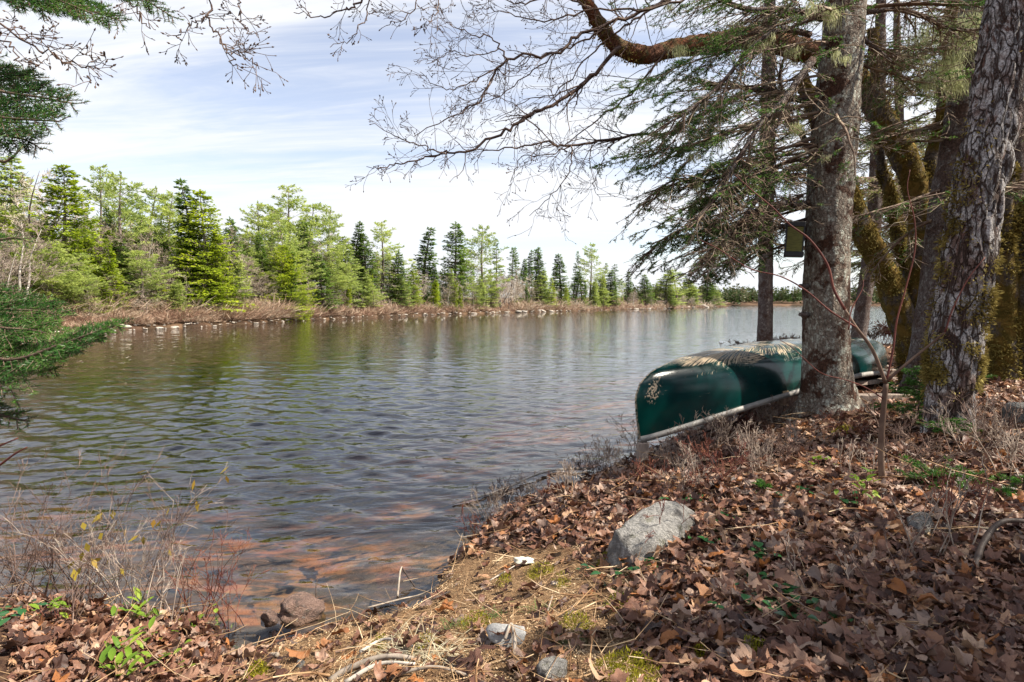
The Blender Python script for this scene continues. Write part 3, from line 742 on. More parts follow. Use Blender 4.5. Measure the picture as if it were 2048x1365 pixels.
# ------------------------------------------------------------------ canoe
def canoe():
    B = np.array((.815, 3.75)); S = np.array((4.60, 7.0)); Lc = np.linalg.norm(S-B); dr = (S-B)/Lc; nr = np.array((dr[1], -dr[0]))  # nr towards the camera side
    def s0(g): return np.interp(g, [0, .3, .55, .72, .85, .93, .98, 1.0], [.055, .015, .0, .05, .18, .36, .60, .90])
    def half(t): return .455*np.sin(np.pi*np.clip(t, 0, 1))**.78
    def zg(t): return .650-.260*np.abs(2*t-1)**1.9
    def zk(t): return .965-.045*np.abs(2*t-1)**3-.012*t
    def hull(off, nt=110, nv=22):
        t = (1-np.cos(np.linspace(0, np.pi, nt)))/2; ph = np.linspace(0, np.pi/2, nv)
        Tt, Ph = np.meshgrid(t, ph, indexing='ij'); g = np.sin(Ph)**.92; st = s0(g)
        s = st+(Lc-2*st)*Tt; xw = np.maximum(half(Tt)*np.cos(Ph)**.62-off, 0)
        zz_ = zg(Tt)+(zk(Tt)-zg(Tt)-off)*g
        zz_ += .006*fbm(np.stack([s*2, g*3, g*0], -1), 2, 4)
        sides = []
        for sg_ in (1, -1):
            P = np.stack([B[0]+dr[0]*s+nr[0]*xw*sg_, B[1]+dr[1]*s+nr[1]*xw*sg_, zz_], -1); sides.append(P)
        V = np.concatenate([p.reshape(-1, 3) for p in sides]); i = np.arange(nt-1)[:, None]; k = np.arange(nv-1)[None]
        F = np.stack([i*nv+k, (i+1)*nv+k, (i+1)*nv+k+1, i*nv+k+1], -1).reshape(-1, 4)
        at_ = {'lt': np.tile(Tt.ravel(), 2), 'gg': np.tile(g.ravel(), 2)}
        return V, [F, (F+nt*nv)[:, ::-1]], at_
    r = empty('canoe', (*B, .4), 'dark green canoe with scraped tan patches lying upside down on a wooden rack', 'canoe')
    m = MT('canoe_green'); v = m.coord(); lt = m.attr('lt'); gg = m.attr('gg')
    cs = m.n('ShaderNodeCombineXYZ'); m.l(m.math('MULTIPLY', lt, 5.0), cs.inputs[0]); m.l(gg, cs.inputs[1])
    def mp(scale, rot=0):
        q = m.n('ShaderNodeMapping'); q.inputs['Scale'].default_value = scale; q.inputs['Rotation'].default_value = (0, 0, rot); m.l(cs.outputs[0], q.inputs[0]); return q.outputs[0]
    streak = m.noise(mp((70, 5, 1), R(28)), 1.0, 4, .6, .4); st2 = m.noise(mp((9, 75, 1), R(14)), 1.0, 4, .6, .5); blot = m.noise(v, 6.5, 5, .65); big = m.noise(v, 1.9, 3, .5)
    fine = m.noise(v, 60, 4, .7)
    # wear is heavy on the stem edge and on the shoulders of the bottom
    edge = m.math('MULTIPLY', m.step(lt, .0028, .0), m.step(fine, .38, .58))
    should = m.math('MULTIPLY', m.step(gg, .86, .97), m.step(m.math('ADD', blot, m.math('MULTIPLY', m.step(lt, .5, .0), .11)), .50, .56))
    scr = m.math('MULTIPLY', m.math('MULTIPLY', m.step(gg, .62, .86), m.step(big, .47, .55)), m.math('ADD', m.step(streak, .56, .60), m.step(st2, .61, .64)))
    front = m.math('MULTIPLY', m.math('MULTIPLY', m.step(lt, .11, .05), m.step(gg, .88, .97)), m.step(m.math('ADD', m.math('MULTIPLY', fine, .5), m.math('MULTIPLY', streak, .5)), .47, .53))
    few = m.math('MULTIPLY', m.step(st2, .69, .72), m.step(gg, .25, .6))
    wear = m.math('MAXIMUM', m.math('MAXIMUM', edge, front), m.math('MAXIMUM', m.math('MULTIPLY', should, m.step(streak, .49, .53)), m.math('MAXIMUM', scr, m.math('MULTIPLY', few, .6))))
    for lc, gc, lw, gw, sk, th in ((.085, .93, .05, .09, streak, .45), (.155, .88, .035, .11, streak, .49), (.21, .84, .04, .10, st2, .50), (.30, .90, .06, .08, streak, .52), (.12, .70, .035, .06, streak, .60), (.024, .60, .012, .18, fine, .52)):
        dx = m.math('DIVIDE', m.math('SUBTRACT', lt, lc), lw); dy = m.math('DIVIDE', m.math('SUBTRACT', gg, gc), gw); rr2 = m.math('ADD', m.math('MULTIPLY', dx, dx), m.math('MULTIPLY', dy, dy))
        sc_ = m.math('SUBTRACT', sk, m.math('MULTIPLY', rr2, .10)); wear = m.math('MAXIMUM', wear, m.math('MULTIPLY', m.step(sc_, th-.03, th), m.step(rr2, 1.3, .8)))
    wear = m.math('MINIMUM', wear, 1.0)
    green = m.mix(m.step(big, .35, .65), (.0010, .018, .020), (.0012, .038, .032))
    green = m.mix(m.math('MULTIPLY', m.step(gg, .85, 1.0), .3), green, (.02, .11, .09))
    col = m.mix(wear, green, m.mix(fine, (.30, .22, .14), (.60, .48, .34)))
    rg = m.mix(wear, (.17, .17, .17), (.8, .8, .8))
    gmat = m.done(m.pbr(col, rg, .32, m.bump(m.math('ADD', m.math('MULTIPLY', wear, -.6), m.math('MULTIPLY', big, 4.0)), .4, .004)))
    V, F, a = hull(0); child('hull', mesh_np('hull', V, F, a, True, [gmat]), r)
    inner = plain('canoe_inside', (.05, .09, .08), .6); V, F, a = hull(.012); child('lining', mesh_np('lining', V, [f[:, ::-1] for f in F], a, True, [inner]), r)
    # gunwales: a rectangular strip following each edge
    gm_ = plain('grey_gunwale', (.27, .255, .235), .55, .2, 14, .4)
    for sgn in (1, -1):
        t = (1-np.cos(np.linspace(0, np.pi, 70)))/2; s = .055+(Lc-.11)*t; xw = half(t); z = zg(t)
        pts = []
        for (o, dz) in ((.010, .022), (.016, -.020), (-.020, -.022), (-.022, .004)):
            w = np.maximum(xw+o, .004 if o > 0 else 0.001); pts.append(np.stack([B[0]+dr[0]*s+nr[0]*w*sgn, B[1]+dr[1]*s+nr[1]*w*sgn, z+dz], -1))
        P = np.stack(pts, 1); n = 4; V = P.reshape(-1, 3); i = np.arange(69)[:, None]; k = np.arange(4)[None]; k2 = (k+1) % 4
        F = np.stack([i*n+k, i*n+k2, (i+1)*n+k2, (i+1)*n+k], -1).reshape(-1, 4)
        child('gunwale', mesh_np('gunwale', V, [F], None, False, [gm_]), r)
    # deck plates at the ends, thwarts and seats
    for t0, t1 in ((.0, .075), (1., .925)):
        a = []
        for t in (t0, t1):
            s = .055+(Lc-.11)*t
            for sg_ in (1, -1): a.append([*(B+dr*s+nr*(half(t)*sg_ if t not in (0., 1.) else .012*sg_)), float(zg(t))-.018])
        a = np.array(a); V = np.vstack([a, a+[0, 0, .012]]); F = np.array([[0, 1, 3, 2], [4, 6, 7, 5], [0, 2, 6, 4], [1, 5, 7, 3], [2, 3, 7, 6], [0, 4, 5, 1]])
        child('deck_plate', mesh_np('deck_plate', V, [F], None, False, [gm_]), r)
    wd = plain('ash_wood', (.36, .25, .15), .7, .2, 12, .3, stretch=(1, 8, 1))
    def slab(name, t, w):
        s = Lc*t; h_ = float(half(t))-.01; z = float(zg(t)); a = []
        for ds in (-w/2, w/2):
            for sg_ in (1, -1): a.append([*(B+dr*(s+ds)+nr*h_*sg_), z])
        a = np.array(a); V = np.vstack([a, a+[0, 0, .022]]); F = np.array([[0, 1, 3, 2], [4, 6, 7, 5], [0, 2, 6, 4], [1, 5, 7, 3], [2, 3, 7, 6], [0, 4, 5, 1]])
        child(name, mesh_np(name, V, [F], None, False, [wd]), r)
    slab('thwart', .5, .06); slab('thwart', .72, .06); slab('seat', .3, .24); slab('seat', .83, .22)
    return B, dr, nr, Lc
cB, cdr, cnr, cL = canoe()

def boxmesh(name, c, half, rotz=0, mats=None, tilt=(0, 0), bev=.004, jag=0, seed=0):
    """bevelled board centred at c (world), axes rotated; returns mesh"""
    import bmesh
    bm = bmesh.new(); bmesh.ops.create_cube(bm, size=2.0)
    for v in bm.verts: v.co = Vector((v.co.x*half[0], v.co.y*half[1], v.co.z*half[2]))
    ax = max(range(3), key=lambda i: half[i])
    es = [e for e in bm.edges if abs((e.verts[0].co-e.verts[1].co)[ax]) > half[ax]]
    bmesh.ops.subdivide_edges(bm, edges=es, cuts=5)
    if bev: bmesh.ops.bevel(bm, geom=[e for e in bm.edges if e.calc_face_angle(0) > .5], offset=bev, segments=1, affect='EDGES')
    rs = random.Random(seed)
    if jag:
        for v in bm.verts: v.co += Vector((rs.uniform(-jag, jag), rs.uniform(-jag, jag), rs.uniform(-jag, jag)))
    M = Matrix.Translation(Vector([float(q) for q in c])) @ Matrix.Rotation(rotz, 4, 'Z') @ Matrix.Rotation(tilt[0], 4, 'X') @ Matrix.Rotation(tilt[1], 4, 'Y')
    bm.transform(M); me = bpy.data.meshes.new(name); bm.to_mesh(me); bm.free()
    for m in (mats or []): me.materials.append(m)
    return me
wood = plain('weathered_board', (.30, .24, .20), .85, .4, 9, .2, .6, .006, (6, 6, .8))
rr_ = empty('canoe_rack', (.86, 3.79, .1), 'weathered grey timber rack of posts and beams propping up the canoe', 'rack')
pb = at(1284, 890, 3.80); g0 = H1(pb[0], 3.80)
child('post', boxmesh('post', (pb[0], 3.80, (g0-.15+.368)/2), (.036, .022, (.368-g0+.15)/2), R(8), [wood], (R(2), R(2)), jag=.002), rr_)
a = at(1560, 800, 4.75); b = at(1880, 797, 4.95)
def board(name, a, b, hw, hh, sd=0):
    a = np.array(a); b = np.array(b); c = (a+b)/2; L = np.linalg.norm(b-a); az = math.atan2(b[1]-a[1], b[0]-a[0])
    return boxmesh(name, c, (L/2, hw, hh), az, [wood], (0, -math.asin((b[2]-a[2])/L)), jag=.0025, seed=sd)
child('beam', board('beam', a, b, .045, .04, 1), rr_)
a2 = at(1640, 752, 6.2); b2 = at(1838, 744, 6.3)
child('beam', board('beam', a2, b2, .045, .04, 2), rr_)
a3 = at(1625, 776, 4.9); b3 = at(1822, 756, 6.3)
child('rail', board('rail', a3, b3, .04, .02, 3), rr_)
for q in (a+[.15, 0, 0], b-[.25, 0, 0], b2-[.1, 0, 0]):
    g = H1(q[0], q[1]); child('post', boxmesh('post', (q[0], q[1]+.005, (g-.15+q[2]-.042)/2), (.05, .05, max(.03, (q[2]-.042-g+.15)/2)), 0, [wood], jag=.002), rr_)
lg = catmull([at(1925, 752, 6.4), at(2000, 757, 6.3), at(2100, 762, 6.2)], 6); Vl, Fl, _ = tube(lg, np.full(len(lg), .055), 10, lambda P, th, r: .01*fbm(P*7, 2, 3))
M_log = plain('bleached_log', (.45, .40, .34), .9, .35, 12, .2, .6, .01)
tag(link('log', mesh_np('log', Vl, Fl, None, True, [M_log])), 'pale log lying on sunlit ground behind the two near trunks', 'log')

# ------------------------------------------------------------------ near trees
M_bs = bark_spruce('bark_spruce'); M_bs2 = bark_spruce('bark_spruce_grey', (.13, .10, .09), (.055, .035, .028), (.24, .22, .20))
M_bm = bark_maple('bark_maple'); M_mo = bark_moss('bark_mossy'); M_red = bark_moss('bark_reddish', (.17, .085, .055), (.19, .075, .04), (.12, .10, .05))
M_tw = twigmat('twig_brown', [(.050, .030, .024), (.105, .066, .050), (.19, .13, .095)])
M_twl = twigmat('twig_lichened', [(.10, .060, .042), (.20, .135, .095), (.36, .30, .21)])
M_twr = twigmat('twig_red', [(.09, .025, .02), (.16, .05, .035), (.25, .11, .07)])
M_nd = leafy('needles_spruce', [(.022, .075, .018), (.07, .17, .030), (.17, .31, .05)], .5, .45, .3, 3, .6, .4)
M_nf = leafy('needles_fir', [(.014, .060, .014), (.055, .15, .028), (.17, .31, .055)], .4, .4, .35, 5, .6, .4)
M_ny = leafy('needles_sunlit', [(.07, .12, .025), (.20, .27, .045), (.40, .46, .09)], .5, .5, .3, 2, .6, .4)  # paler spruce needles for the back trees; sunlight is put into the colour
M_li = leafy('beard_lichen', [(.36, .38, .18), (.52, .54, .29), (.68, .69, .44)], .45, .8, .1, 6, .6, .4)
M_ms = leafy('moss_tufts', [(.06, .045, .014), (.14, .105, .030), (.27, .21, .060), (.46, .38, .13)], .25, .9, .1, 5, .6, .4)

def needle_mesh(name, A, dens, ln, w, mat, flat=.5, seed=0, kindq=False):
    """A: (m,6) twig segments; needles all along them"""
    rs = np.random.RandomState(seed); p0, p1 = A[:, :3], A[:, 3:6]; L = np.linalg.norm(p1-p0, axis=1)
    n = np.maximum(1, (L*dens).astype(int)); idx = np.repeat(np.arange(len(A)), n); m = len(idx)
    u = rs.rand(m)[:, None]; d = norm(p1-p0)[idx]; base = p0[idx]+(p1-p0)[idx]*u
    rad = rs.randn(m, 3); rad[:, 2] *= flat; rad[:, 2] += .15; rad = norm(rad-d*np.sum(rad*d, 1, keepdims=True))
    dd = norm(d*rs.uniform(.35, .9, (m, 1))+rad)
    V, F = tris(base, dd, norm(np.cross(dd, rs.randn(m, 3))), ln*rs.uniform(.7, 1.2, m), np.full(m, w))
    return mesh_np(name, V, [F], {'tint': np.repeat(np.clip(rs.rand(len(A))[idx]*.5+rs.rand(m)*.5, 0, 1), 3)}, False, [mat])

def bough(sg, nd, p, d, L, r, rs, droop=.25, upturn=.35, live=.0, dens=1.0, tw=.0018, hang=.12):
    """conifer bough: axis, side branches, twiglets; nd collects the live twigs"""
    p = np.array(p, float); d = np.array(d, float); d /= np.linalg.norm(d); n = 9; st = L/n; pts = [p.copy()]; dirs = []
    side0 = np.array([-d[1], d[0], 0]); side0 /= np.linalg.norm(side0)+1e-9
    for i in range(n):
        u = i/n; d = d+np.array([0, 0, (-droop*(1-u)+upturn*u)*.28])+rs.randn(3)*.075; d /= np.linalg.norm(d)
        pts.append(pts[-1]+d*st); dirs.append(d.copy())
        sg.add(pts[i], pts[i+1], r*(1-.85*u), r*(1-.85*(i+1)/n))
    q = .10
    while q < 1.0:
        i = min(int(q*n), n-1); b = pts[i]+(pts[i+1]-pts[i])*(q*n-i); dd = dirs[i]; s = rs.choice((-1, 1))
        l = L*(.42*(1.02-q)+.07)*rs.uniform(.5, 1.15); sd_ = side0*s*rs.uniform(.6, 1.1)+dd*rs.uniform(.4, 1.0)+np.array([0, 0, rs.uniform(-hang*2.2, .12)])
        sd_ /= np.linalg.norm(sd_); c = b.copy(); m = 4; e = sd_.copy(); rr = max(tw*1.2, r*.36*(1-q*.6))
        for k in range(m):
            e = e+rs.randn(3)*.14+np.array([0, 0, -.05]); e /= np.linalg.norm(e); c2 = c+e*l/m
            sg.add(c, c2, max(tw, rr*(1-k/m*.7)), max(tw, rr*(1-(k+1)/m*.7)))
            lv = rs.rand() < live*(.35+.9*q)*(.5+.25*k)
            if lv: nd.append((*c, *c2))
            for z in range(2 if l < .25 else 3):
                if rs.rand() > dens: continue
                t = rs.rand(); bb = c+(c2-c)*t; f = e*rs.uniform(.4, 1)+np.cross(e, [0, 0, 1.])*rs.choice((-1, 1))*rs.uniform(.5, 1)+np.array([0, 0, rs.uniform(-.35, .15)])
                f /= np.linalg.norm(f); ll = l*rs.uniform(.14, .42); mid = bb+f*ll*.5; f2 = f+rs.randn(3)*.25; end = mid+f2*ll*.5
                sg.add(bb, mid, tw, tw*.9); sg.add(mid, end, tw*.9, tw*.6)
                if lv or rs.rand() < live*.35: nd.append((*bb, *mid)); nd.append((*mid, *end))
            c = c2
        q += rs.uniform(.035, .065)/max(L, .4)*1.3
    if rs.rand() < live: nd.append((*pts[-2], *pts[-1]))
    return pts

def hair(parts, p, L, n, rs, spread=.03):
    """beard lichen: a hanging bundle of strands"""
    p = np.array(p); b = p+rs.randn(n, 3)*spread*np.array([1, 1, .4]); d = norm(np.stack([rs.randn(n)*.22, rs.randn(n)*.22, -np.ones(n)], -1)); l = L*rs.uniform(.3, 1.0, n)
    d2 = norm(d+rs.randn(n, 3)*.3); sd_ = norm(np.cross(d, rs.randn(n, 3)))
    V, F = diamonds(b, d, sd_, l, np.full(n, .0016)+.0012*rs.rand(n), bend=rs.randn(n, 3)*L*.07); parts.append((V, F, np.repeat(rs.rand(n), 4)))
def moss_on(parts, V, Nn, frac_mask, n, rs, ln=.03, w=.006):
    """tufts standing off surface vertices chosen by weight"""
    pr = frac_mask/frac_mask.sum(); idx = rs.choice(len(V), n, p=pr); b = V[idx]+rs.randn(n, 3)*.008; nn = Nn[idx]
    d = norm(nn*rs.uniform(.3, 1, (n, 1))+rs.randn(n, 3)*.55+np.array([0, 0, -.25])); l = ln*rs.uniform(.4, 1.3, n)
    V_, F_ = diamonds(b, d, norm(np.cross(d, rs.randn(n, 3))), l, w*rs.uniform(.6, 1.4, n)); cl = np.clip(.15+.5*vnoise(b*9)+.4*rs.rand(n), 0, 1); parts.append((V_, F_, np.repeat(cl, 4)))

def trunk_path(pix, Y, Yd=0.0):
    """pix: (px,py,widthpx) bottom to top"""
    C = np.array([at(a, b, Y+Yd*i/len(pix)) for i, (a, b, w) in enumerate(pix)]); r = np.array([w/2*Y/FPX for *_, w in pix]); return C, r
def extend(C, r, H_, dr=(0, 0), k=5):
    """carry a trunk on up out of the frame to height H_"""
    z0 = C[-1][2]; d = C[-1]-C[-2]; d = d/d[2]; out = [C[-1]+d*(H_-z0)*t*(1-.35*t)*np.array([1, 1, 0])+np.array([dr[0]*t, dr[1]*t, (H_-z0)*t]) for t in np.linspace(0, 1, k+1)[1:]]
    return np.vstack([C, out]), np.concatenate([r, r[-1]*np.linspace(1, .12, k+1)[1:]])
def smooth_path(C, r, n=14):
    P = catmull(C, n); t = np.linspace(0, len(C)-1, len(P)); return P, np.interp(t, np.arange(len(C)), r)
def ground_base(C, r, sink=.15, flare=1.35):
    C = C.copy(); g = H1(C[0][0], C[0][1]); d = (C[0]-C[1])/abs(C[0][2]-C[1][2]); b = C[0]+d*(C[0][2]-(g-sink)); mid = C[0]+d*(C[0][2]-(g+.06))
    if C[0][2] > g+.12: return np.vstack([b, mid, C]), np.concatenate([[r[0]*flare*1.25, r[0]*flare], r])
    return np.vstack([b, C]), np.concatenate([[r[0]*flare*1.2], r])
def dispb(amp, k=9, ridge=0, seed=0):
    def f(P, th, r):
        Q = P*np.array([k, k, k*.35]); d = amp*fbm(Q, 4, seed)
        if ridge: d = d+amp*.9*np.abs(fbm(P*np.array([22, 22, 5.0]), 3, seed+5))*2-amp*.5
        return d+r*.06*np.sin(th*3+P[..., 2]*.8)+r*.05*np.sin(th*2-P[..., 2]*1.3+1)
    return f

# --- the big spruce the canoe lies behind
C, r = trunk_path([(1660, 800, 104), (1656, 740, 92), (1652, 600, 86), (1658, 400, 83), (1673, 200, 80), (1690, 0, 70)], 4.2)
C, r = ground_base(C, r, flare=1.3); C, r = extend(C, r, 11.5, (.1, .1)); Ps, rs_ = smooth_path(C, r, 22)
def rootflare(P, th, r):
    h = P[..., 2]-.46; return dispb(.011, 8, 1, 1)(P, th, r)+np.exp(-np.maximum(h+.02, 0)/.09)*(.05+.055*np.sin(th*5+.6)+.03*np.sin(th*3))
V, F, Nn = tube(Ps, rs_, 72, rootflare)
spr = empty('spruce_tree', (Ps[0][0], Ps[0][1], .46), 'thick lichen-speckled spruce trunk in front of the canoe, a small box on its side', 'tree')
child('trunk', mesh_np('trunk', V, F, None, True, [M_bs]), spr)
def on_path(P, z): i = np.argmin(abs(P[:, 2]-z)); return P[i]
for py in (630, 573, 322):
    q = at(1606, py, 4.15); Vb, Fb, _ = tube([q+[.04, 0, 0], q, q-[.030, .01, -.004]], [.020, .017, .014], 8, lambda P, th, r: .003*fbm(P*60, 2)); child('branch_stub', mesh_np('branch_stub', Vb, Fb, None, True, [M_bs2]), spr)
rs = np.random.RandomState(7)
traced = [ # pixel paths from the trunk outward, start/end depth, radii
 ([(1645, 36), (1600, 26), (1563, 20), (1502, 20), (1450, 4), (1400, -20)], 4.2, 4.0, .030, .012),
 ([(1618, 200), (1574, 195), (1540, 178), (1502, 180), (1456, 169), (1410, 172)], 4.3, 4.7, .026, .010),
 ([(1612, 328), (1569, 344), (1527, 385), (1486, 436), (1456, 472), (1420, 500)], 4.15, 3.7, .024, .007),
 ([(1608, 410), (1574, 408), (1543, 415), (1502, 431), (1476, 451), (1440, 490), (1400, 520)], 4.2, 3.9, .036, .008),
 ([(1616, 300), (1600, 262), (1575, 230), (1560, 150), (1580, 90)], 4.35, 4.5, .024, .008),
 ([(1625, 120), (1590, 170), (1560, 210), (1520, 250), (1470, 330), (1430, 400), (1390, 440)], 4.1, 3.7, .028, .006),
 ([(1730, 25), (1790, 18), (1850, 35), (1900, 58), (1960, 60)], 4.2, 4.4, .024, .008),
 ([(1722, 75), (1755, 100), (1790, 130)], 4.2, 4.3, .018, .008),
 ([(1620, 70), (1560, 60), (1500, 100), (1440, 170), (1380, 220), (1330, 250)], 4.1, 3.6, .022, .005),
 ([(1610, 350), (1560, 350), (1500, 330), (1420, 360), (1350, 360), (1290, 400)], 4.2, 4.0, .018, .004),
 ([(1612, 440), (1560, 455), (1500, 470), (1420, 450), (1340, 470), (1280, 520)], 4.3, 4.5, .018, .004),
]
nd = []; sg = Segs(); hp = []
for pix, Ya, Yb, ra, rb in traced:
    Cc = np.array([at(a, b, Ya+(Yb-Ya)*i/(len(pix)-1)) for i, (a, b) in enumerate(pix)]); Cc, rr = smooth_path(Cc, np.linspace(ra, rb, len(Cc)), 6)
    Vb, Fb, _ = tube(Cc, rr, 8, lambda P, th, r: .18*r*fbm(P*30, 2)); child('branch', mesh_np('branch', Vb, Fb, None, True, [M_bs2]), spr)
    for i in range(2, len(Cc)-1):
        for k in range(1 if i % 2 else 2):
            d = norm((Cc[i+1]-Cc[i])[None])[0]; s = np.cross(d, [0, 0, 1.])*rs.choice((-1, 1)); dd = d*rs.uniform(.3, 1.1)+s*rs.uniform(.3, 1)+np.array([0, 0, rs.uniform(-.6, .25)])
            u = i/len(Cc); bough(sg, nd, Cc[i], dd, rs.uniform(.2, .62)*(1.1-.3*u), .006, rs, .15, .2, live=.14 if Cc[i][0] > 1.25 else .4, dens=.5)
        if rs.rand() < .05: hair(hp, Cc[i], rs.uniform(.06, .14), 60, rs, .018)
# many more thin boughs, most of them dead inside and green near the tips
for k in range(32):
    z = rs.uniform(1.8, 3.9) if k < 26 else rs.uniform(3.9, 7.5); b = on_path(Ps, z); az = R(180)+rs.uniform(-1.25, 1.15)
    if k % 4 == 3: az = rs.uniform(-.9, .9)
    d = np.array([math.cos(az), math.sin(az)*.8, rs.uniform(-.35, .2)]); L = rs.uniform(.9, 1.9)*(1 if k % 4 != 3 else .8)
    if math.sin(az) < -.5: L *= .55
    lo = z < 2.5
    if z < 2.15 and math.cos(az) < 0 and math.sin(az) < .2: d[1] = abs(d[1])+.5
    p = bough(sg, nd, b+d*.15, d, L, rs.uniform(.008, .017), rs, .35, .45, live=(.2 if lo else .35), dens=.5)
    if rs.rand() < .22: hair(hp, p[rs.randint(3, 9)], rs.uniform(.05, .13), 50, rs, .016)
# green fans hanging out over the lake (picture columns 1170-1420)
for (px, py, Y) in [(1200, 150, 4.0), (1185, 225, 4.0), (1215, 215, 4.2), (1230, 300, 4.1), (1200, 310, 3.9), (1290, 395, 4.1), (1270, 420, 4.3), (1300, 450, 4.0), (1310, 540, 4.2), (1275, 545, 4.4), (1350, 560, 4.1),
                    (1340, 500, 4.3), (1370, 420, 4.0), (1400, 470, 4.4), (1330, 470, 4.0), (1390, 560, 4.5), (1290, 240, 4.3), (1330, 330, 4.2), (1260, 350, 4.1), (1240, 190, 4.4), (1420, 390, 4.0), (1450, 540, 4.3), (1345, 395, 4.5), (1300, 500, 4.5)]:
    tip = at(px, py, Y); root = on_path(Ps, tip[2]+rs.uniform(.15, .55)); d = tip-root; L = np.linalg.norm(d)
    st = root+d*rs.uniform(.30, .45); n_before = len(nd)
    bough(sg, nd, st, d+np.array([0, 0, .10]), L*.66, .009, rs, .35, .1, live=1.15, dens=1.0)
    for q_ in range(1):
        o3 = rs.randn(3)*np.array([.12, .25, .10]); bough(sg, nd, st+o3*.4, d+o3+np.array([0, 0, .05]), L*rs.uniform(.4, .62), .006, rs, .35, .1, live=1.5, dens=1.0)
    Vd = None; sg.add(root, st, .012, .009)
# upper crown out of the frame: shades the bank
for k in range(46):
    z = rs.uniform(4.6, 11.0); b = on_path(Ps, z); az = rs.uniform(0, 6.28); L = 2.3*(1-(z-3)/9.5)+.3; d = np.array([math.cos(az), math.sin(az), rs.uniform(-.3, .1)])
    bough(sg, nd, b, d, L, .014, rs, .3, .4, live=.75, dens=.6, tw=.003)
A = np.array(nd)
# the boughs in front of the hanging box have been trimmed away
def trimmed(a): mx_, mz_ = (a[:, 0]+a[:, 3])/2, (a[:, 2]+a[:, 5])/2; my_ = (a[:, 1]+a[:, 4])/2; return ~((np.abs(mx_/my_*4.13-2.05) < .13) & (np.abs(CAMZ+(mz_-CAMZ)/my_*4.13-1.78) < .19) & (my_ < 4.25))
low_ = lambda a: ~((np.minimum(a[:, 2], a[:, 5]) < 1.44+.10*(a[:, 0] > 1.6)) & (np.hypot(a[:, 0]-2.33, a[:, 1]-4.2) > .35))
sg.a = [s for s, k in zip(sg.a, trimmed(sg.arr()) & low_(sg.arr())) if k]; A = A[trimmed(A) & low_(A)]
o = child('twigs', sg.mesh('twigs', 3, [M_twl]), spr, kind='stuff')
o = child('needles', needle_mesh('needles', A, 270, .019, .0024, M_nd, seed=1), spr, kind='stuff')
for (px, py, Y, L, n) in [(1592, 262, 4.05, .11, 160), (1660, 30, 3.98, .16, 120), (1500, 100, 4.1, .10, 70), (1690, 130, 3.98, .06, 80), (1383, 320, 4.0, .11, 80), (1468, 60, 4.1, .09, 70), (1360, 105, 4.2, .12, 90), (1585, 110, 4.1, .1, 90), (1650, 325, 3.98, .05, 40), (1440, 300, 4.2, .09, 50)]:
    hair(hp, at(px, py-14, Y), L, n, rs, .022)
V, F, T = join(hp); child('beard_lichen', mesh_np('beard_lichen', V, F, {'tint': T}, False, [M_li]), spr, kind='stuff')
print('spruce segs', len(sg.a), 'nd', len(nd))

# the hanging box on the trunk
bx = at(1589, 480, 4.13); box = empty('lantern_box', bx, 'small yellow-green box with black top and bottom fixed on the spruce trunk', 'box')
M_blk = plain('black_plastic', (.012, .012, .013), .5, .2, 30, .4); M_yb = plain('aged_yellow_panel', (.13, .13, .03), .6, .35, 22, .3, stretch=(1, 1, 6))
rz = R(-24); tl = (0, R(3))
child('panel', boxmesh('panel', bx, (.056, .05, .10), rz, [M_yb], tl, .006), box)
for s, nm in ((1, 'lid'), (-1, 'base')):
    child(nm, boxmesh(nm, bx+np.array([s*.004, 0, s*.105]), (.064, .058, .018), rz, [M_blk], tl, .004), box)
for sx, sy in ((-1, -1), (1, -1), (-1, 1), (1, 1)):
    c_ = Matrix.Rotation(rz, 3, 'Z') @ Vector((sx*.056, sy*.050, 0)); child('corner_strip', boxmesh('corner_strip', bx+np.array(c_), (.0045, .0045, .098), rz, [M_blk], tl, 0), box)
child('wire', boxmesh('wire', bx+np.array([.0, -.052, .012]), (.058, .0022, .0022), rz, [M_blk], (0, 0), 0), box)
child('bracket', boxmesh('bracket', bx+np.array([.075, .0, .03]), (.030, .008, .006), rz, [M_blk], (0, 0), .001), box)

# --- furrowed maple, nearest trunk
C, r = trunk_path([(1893, 860, 86), (1903, 780, 84), (1912, 690, 88), (1933, 560, 88), (1953, 400, 84), (1993, 200, 80), (2032, 0, 84)], 3.1)
C, r = ground_base(C, r, flare=1.12); C, r = extend(C, r, 9.5, (.2, -.3)); Pm, rm_ = smooth_path(C, r, 22)
def furrow(P, th, r):
    a = fbm(np.stack([th*6+P[..., 2]*0, P[..., 2]*5.0, P[..., 2]*0], -1), 3, 12); b = np.abs(fbm(P*np.array([18, 18, 4.5]), 3, 13))
    return .012*a+.030*np.clip(b*2.4, 0, .6)-.012+r*.05*np.sin(th*2+P[..., 2])+np.exp(-np.maximum(P[..., 2]-.56, 0)/.08)*.03*np.sin(th*4+1)
V, F, Nm = tube(Pm, rm_, 90, furrow)
map_ = empty('maple_tree', (Pm[0][0], Pm[0][1], .5), 'leaning furrowed maple with white lichen plates and golden moss, the trunk nearest by', 'tree')
child('trunk', mesh_np('trunk', V, F, None, True, [M_bm]), map_)
parts = []; VV = V[:len(Nm)]; zz_ = VV[:, 2]
yy = 608.5+(CAMZ-zz_)/VV[:, 1]*FPX; pxv = 1024+VV[:, 0]/VV[:, 1]*FPX; cxp = np.interp(yy, [0, 200, 400, 560, 690, 780, 860], [2032, 1993, 1953, 1933, 1912, 1903, 1893])
u = (pxv-cxp)/50
def bl(x, c, w): return np.exp(-((x-c)/w)**2)
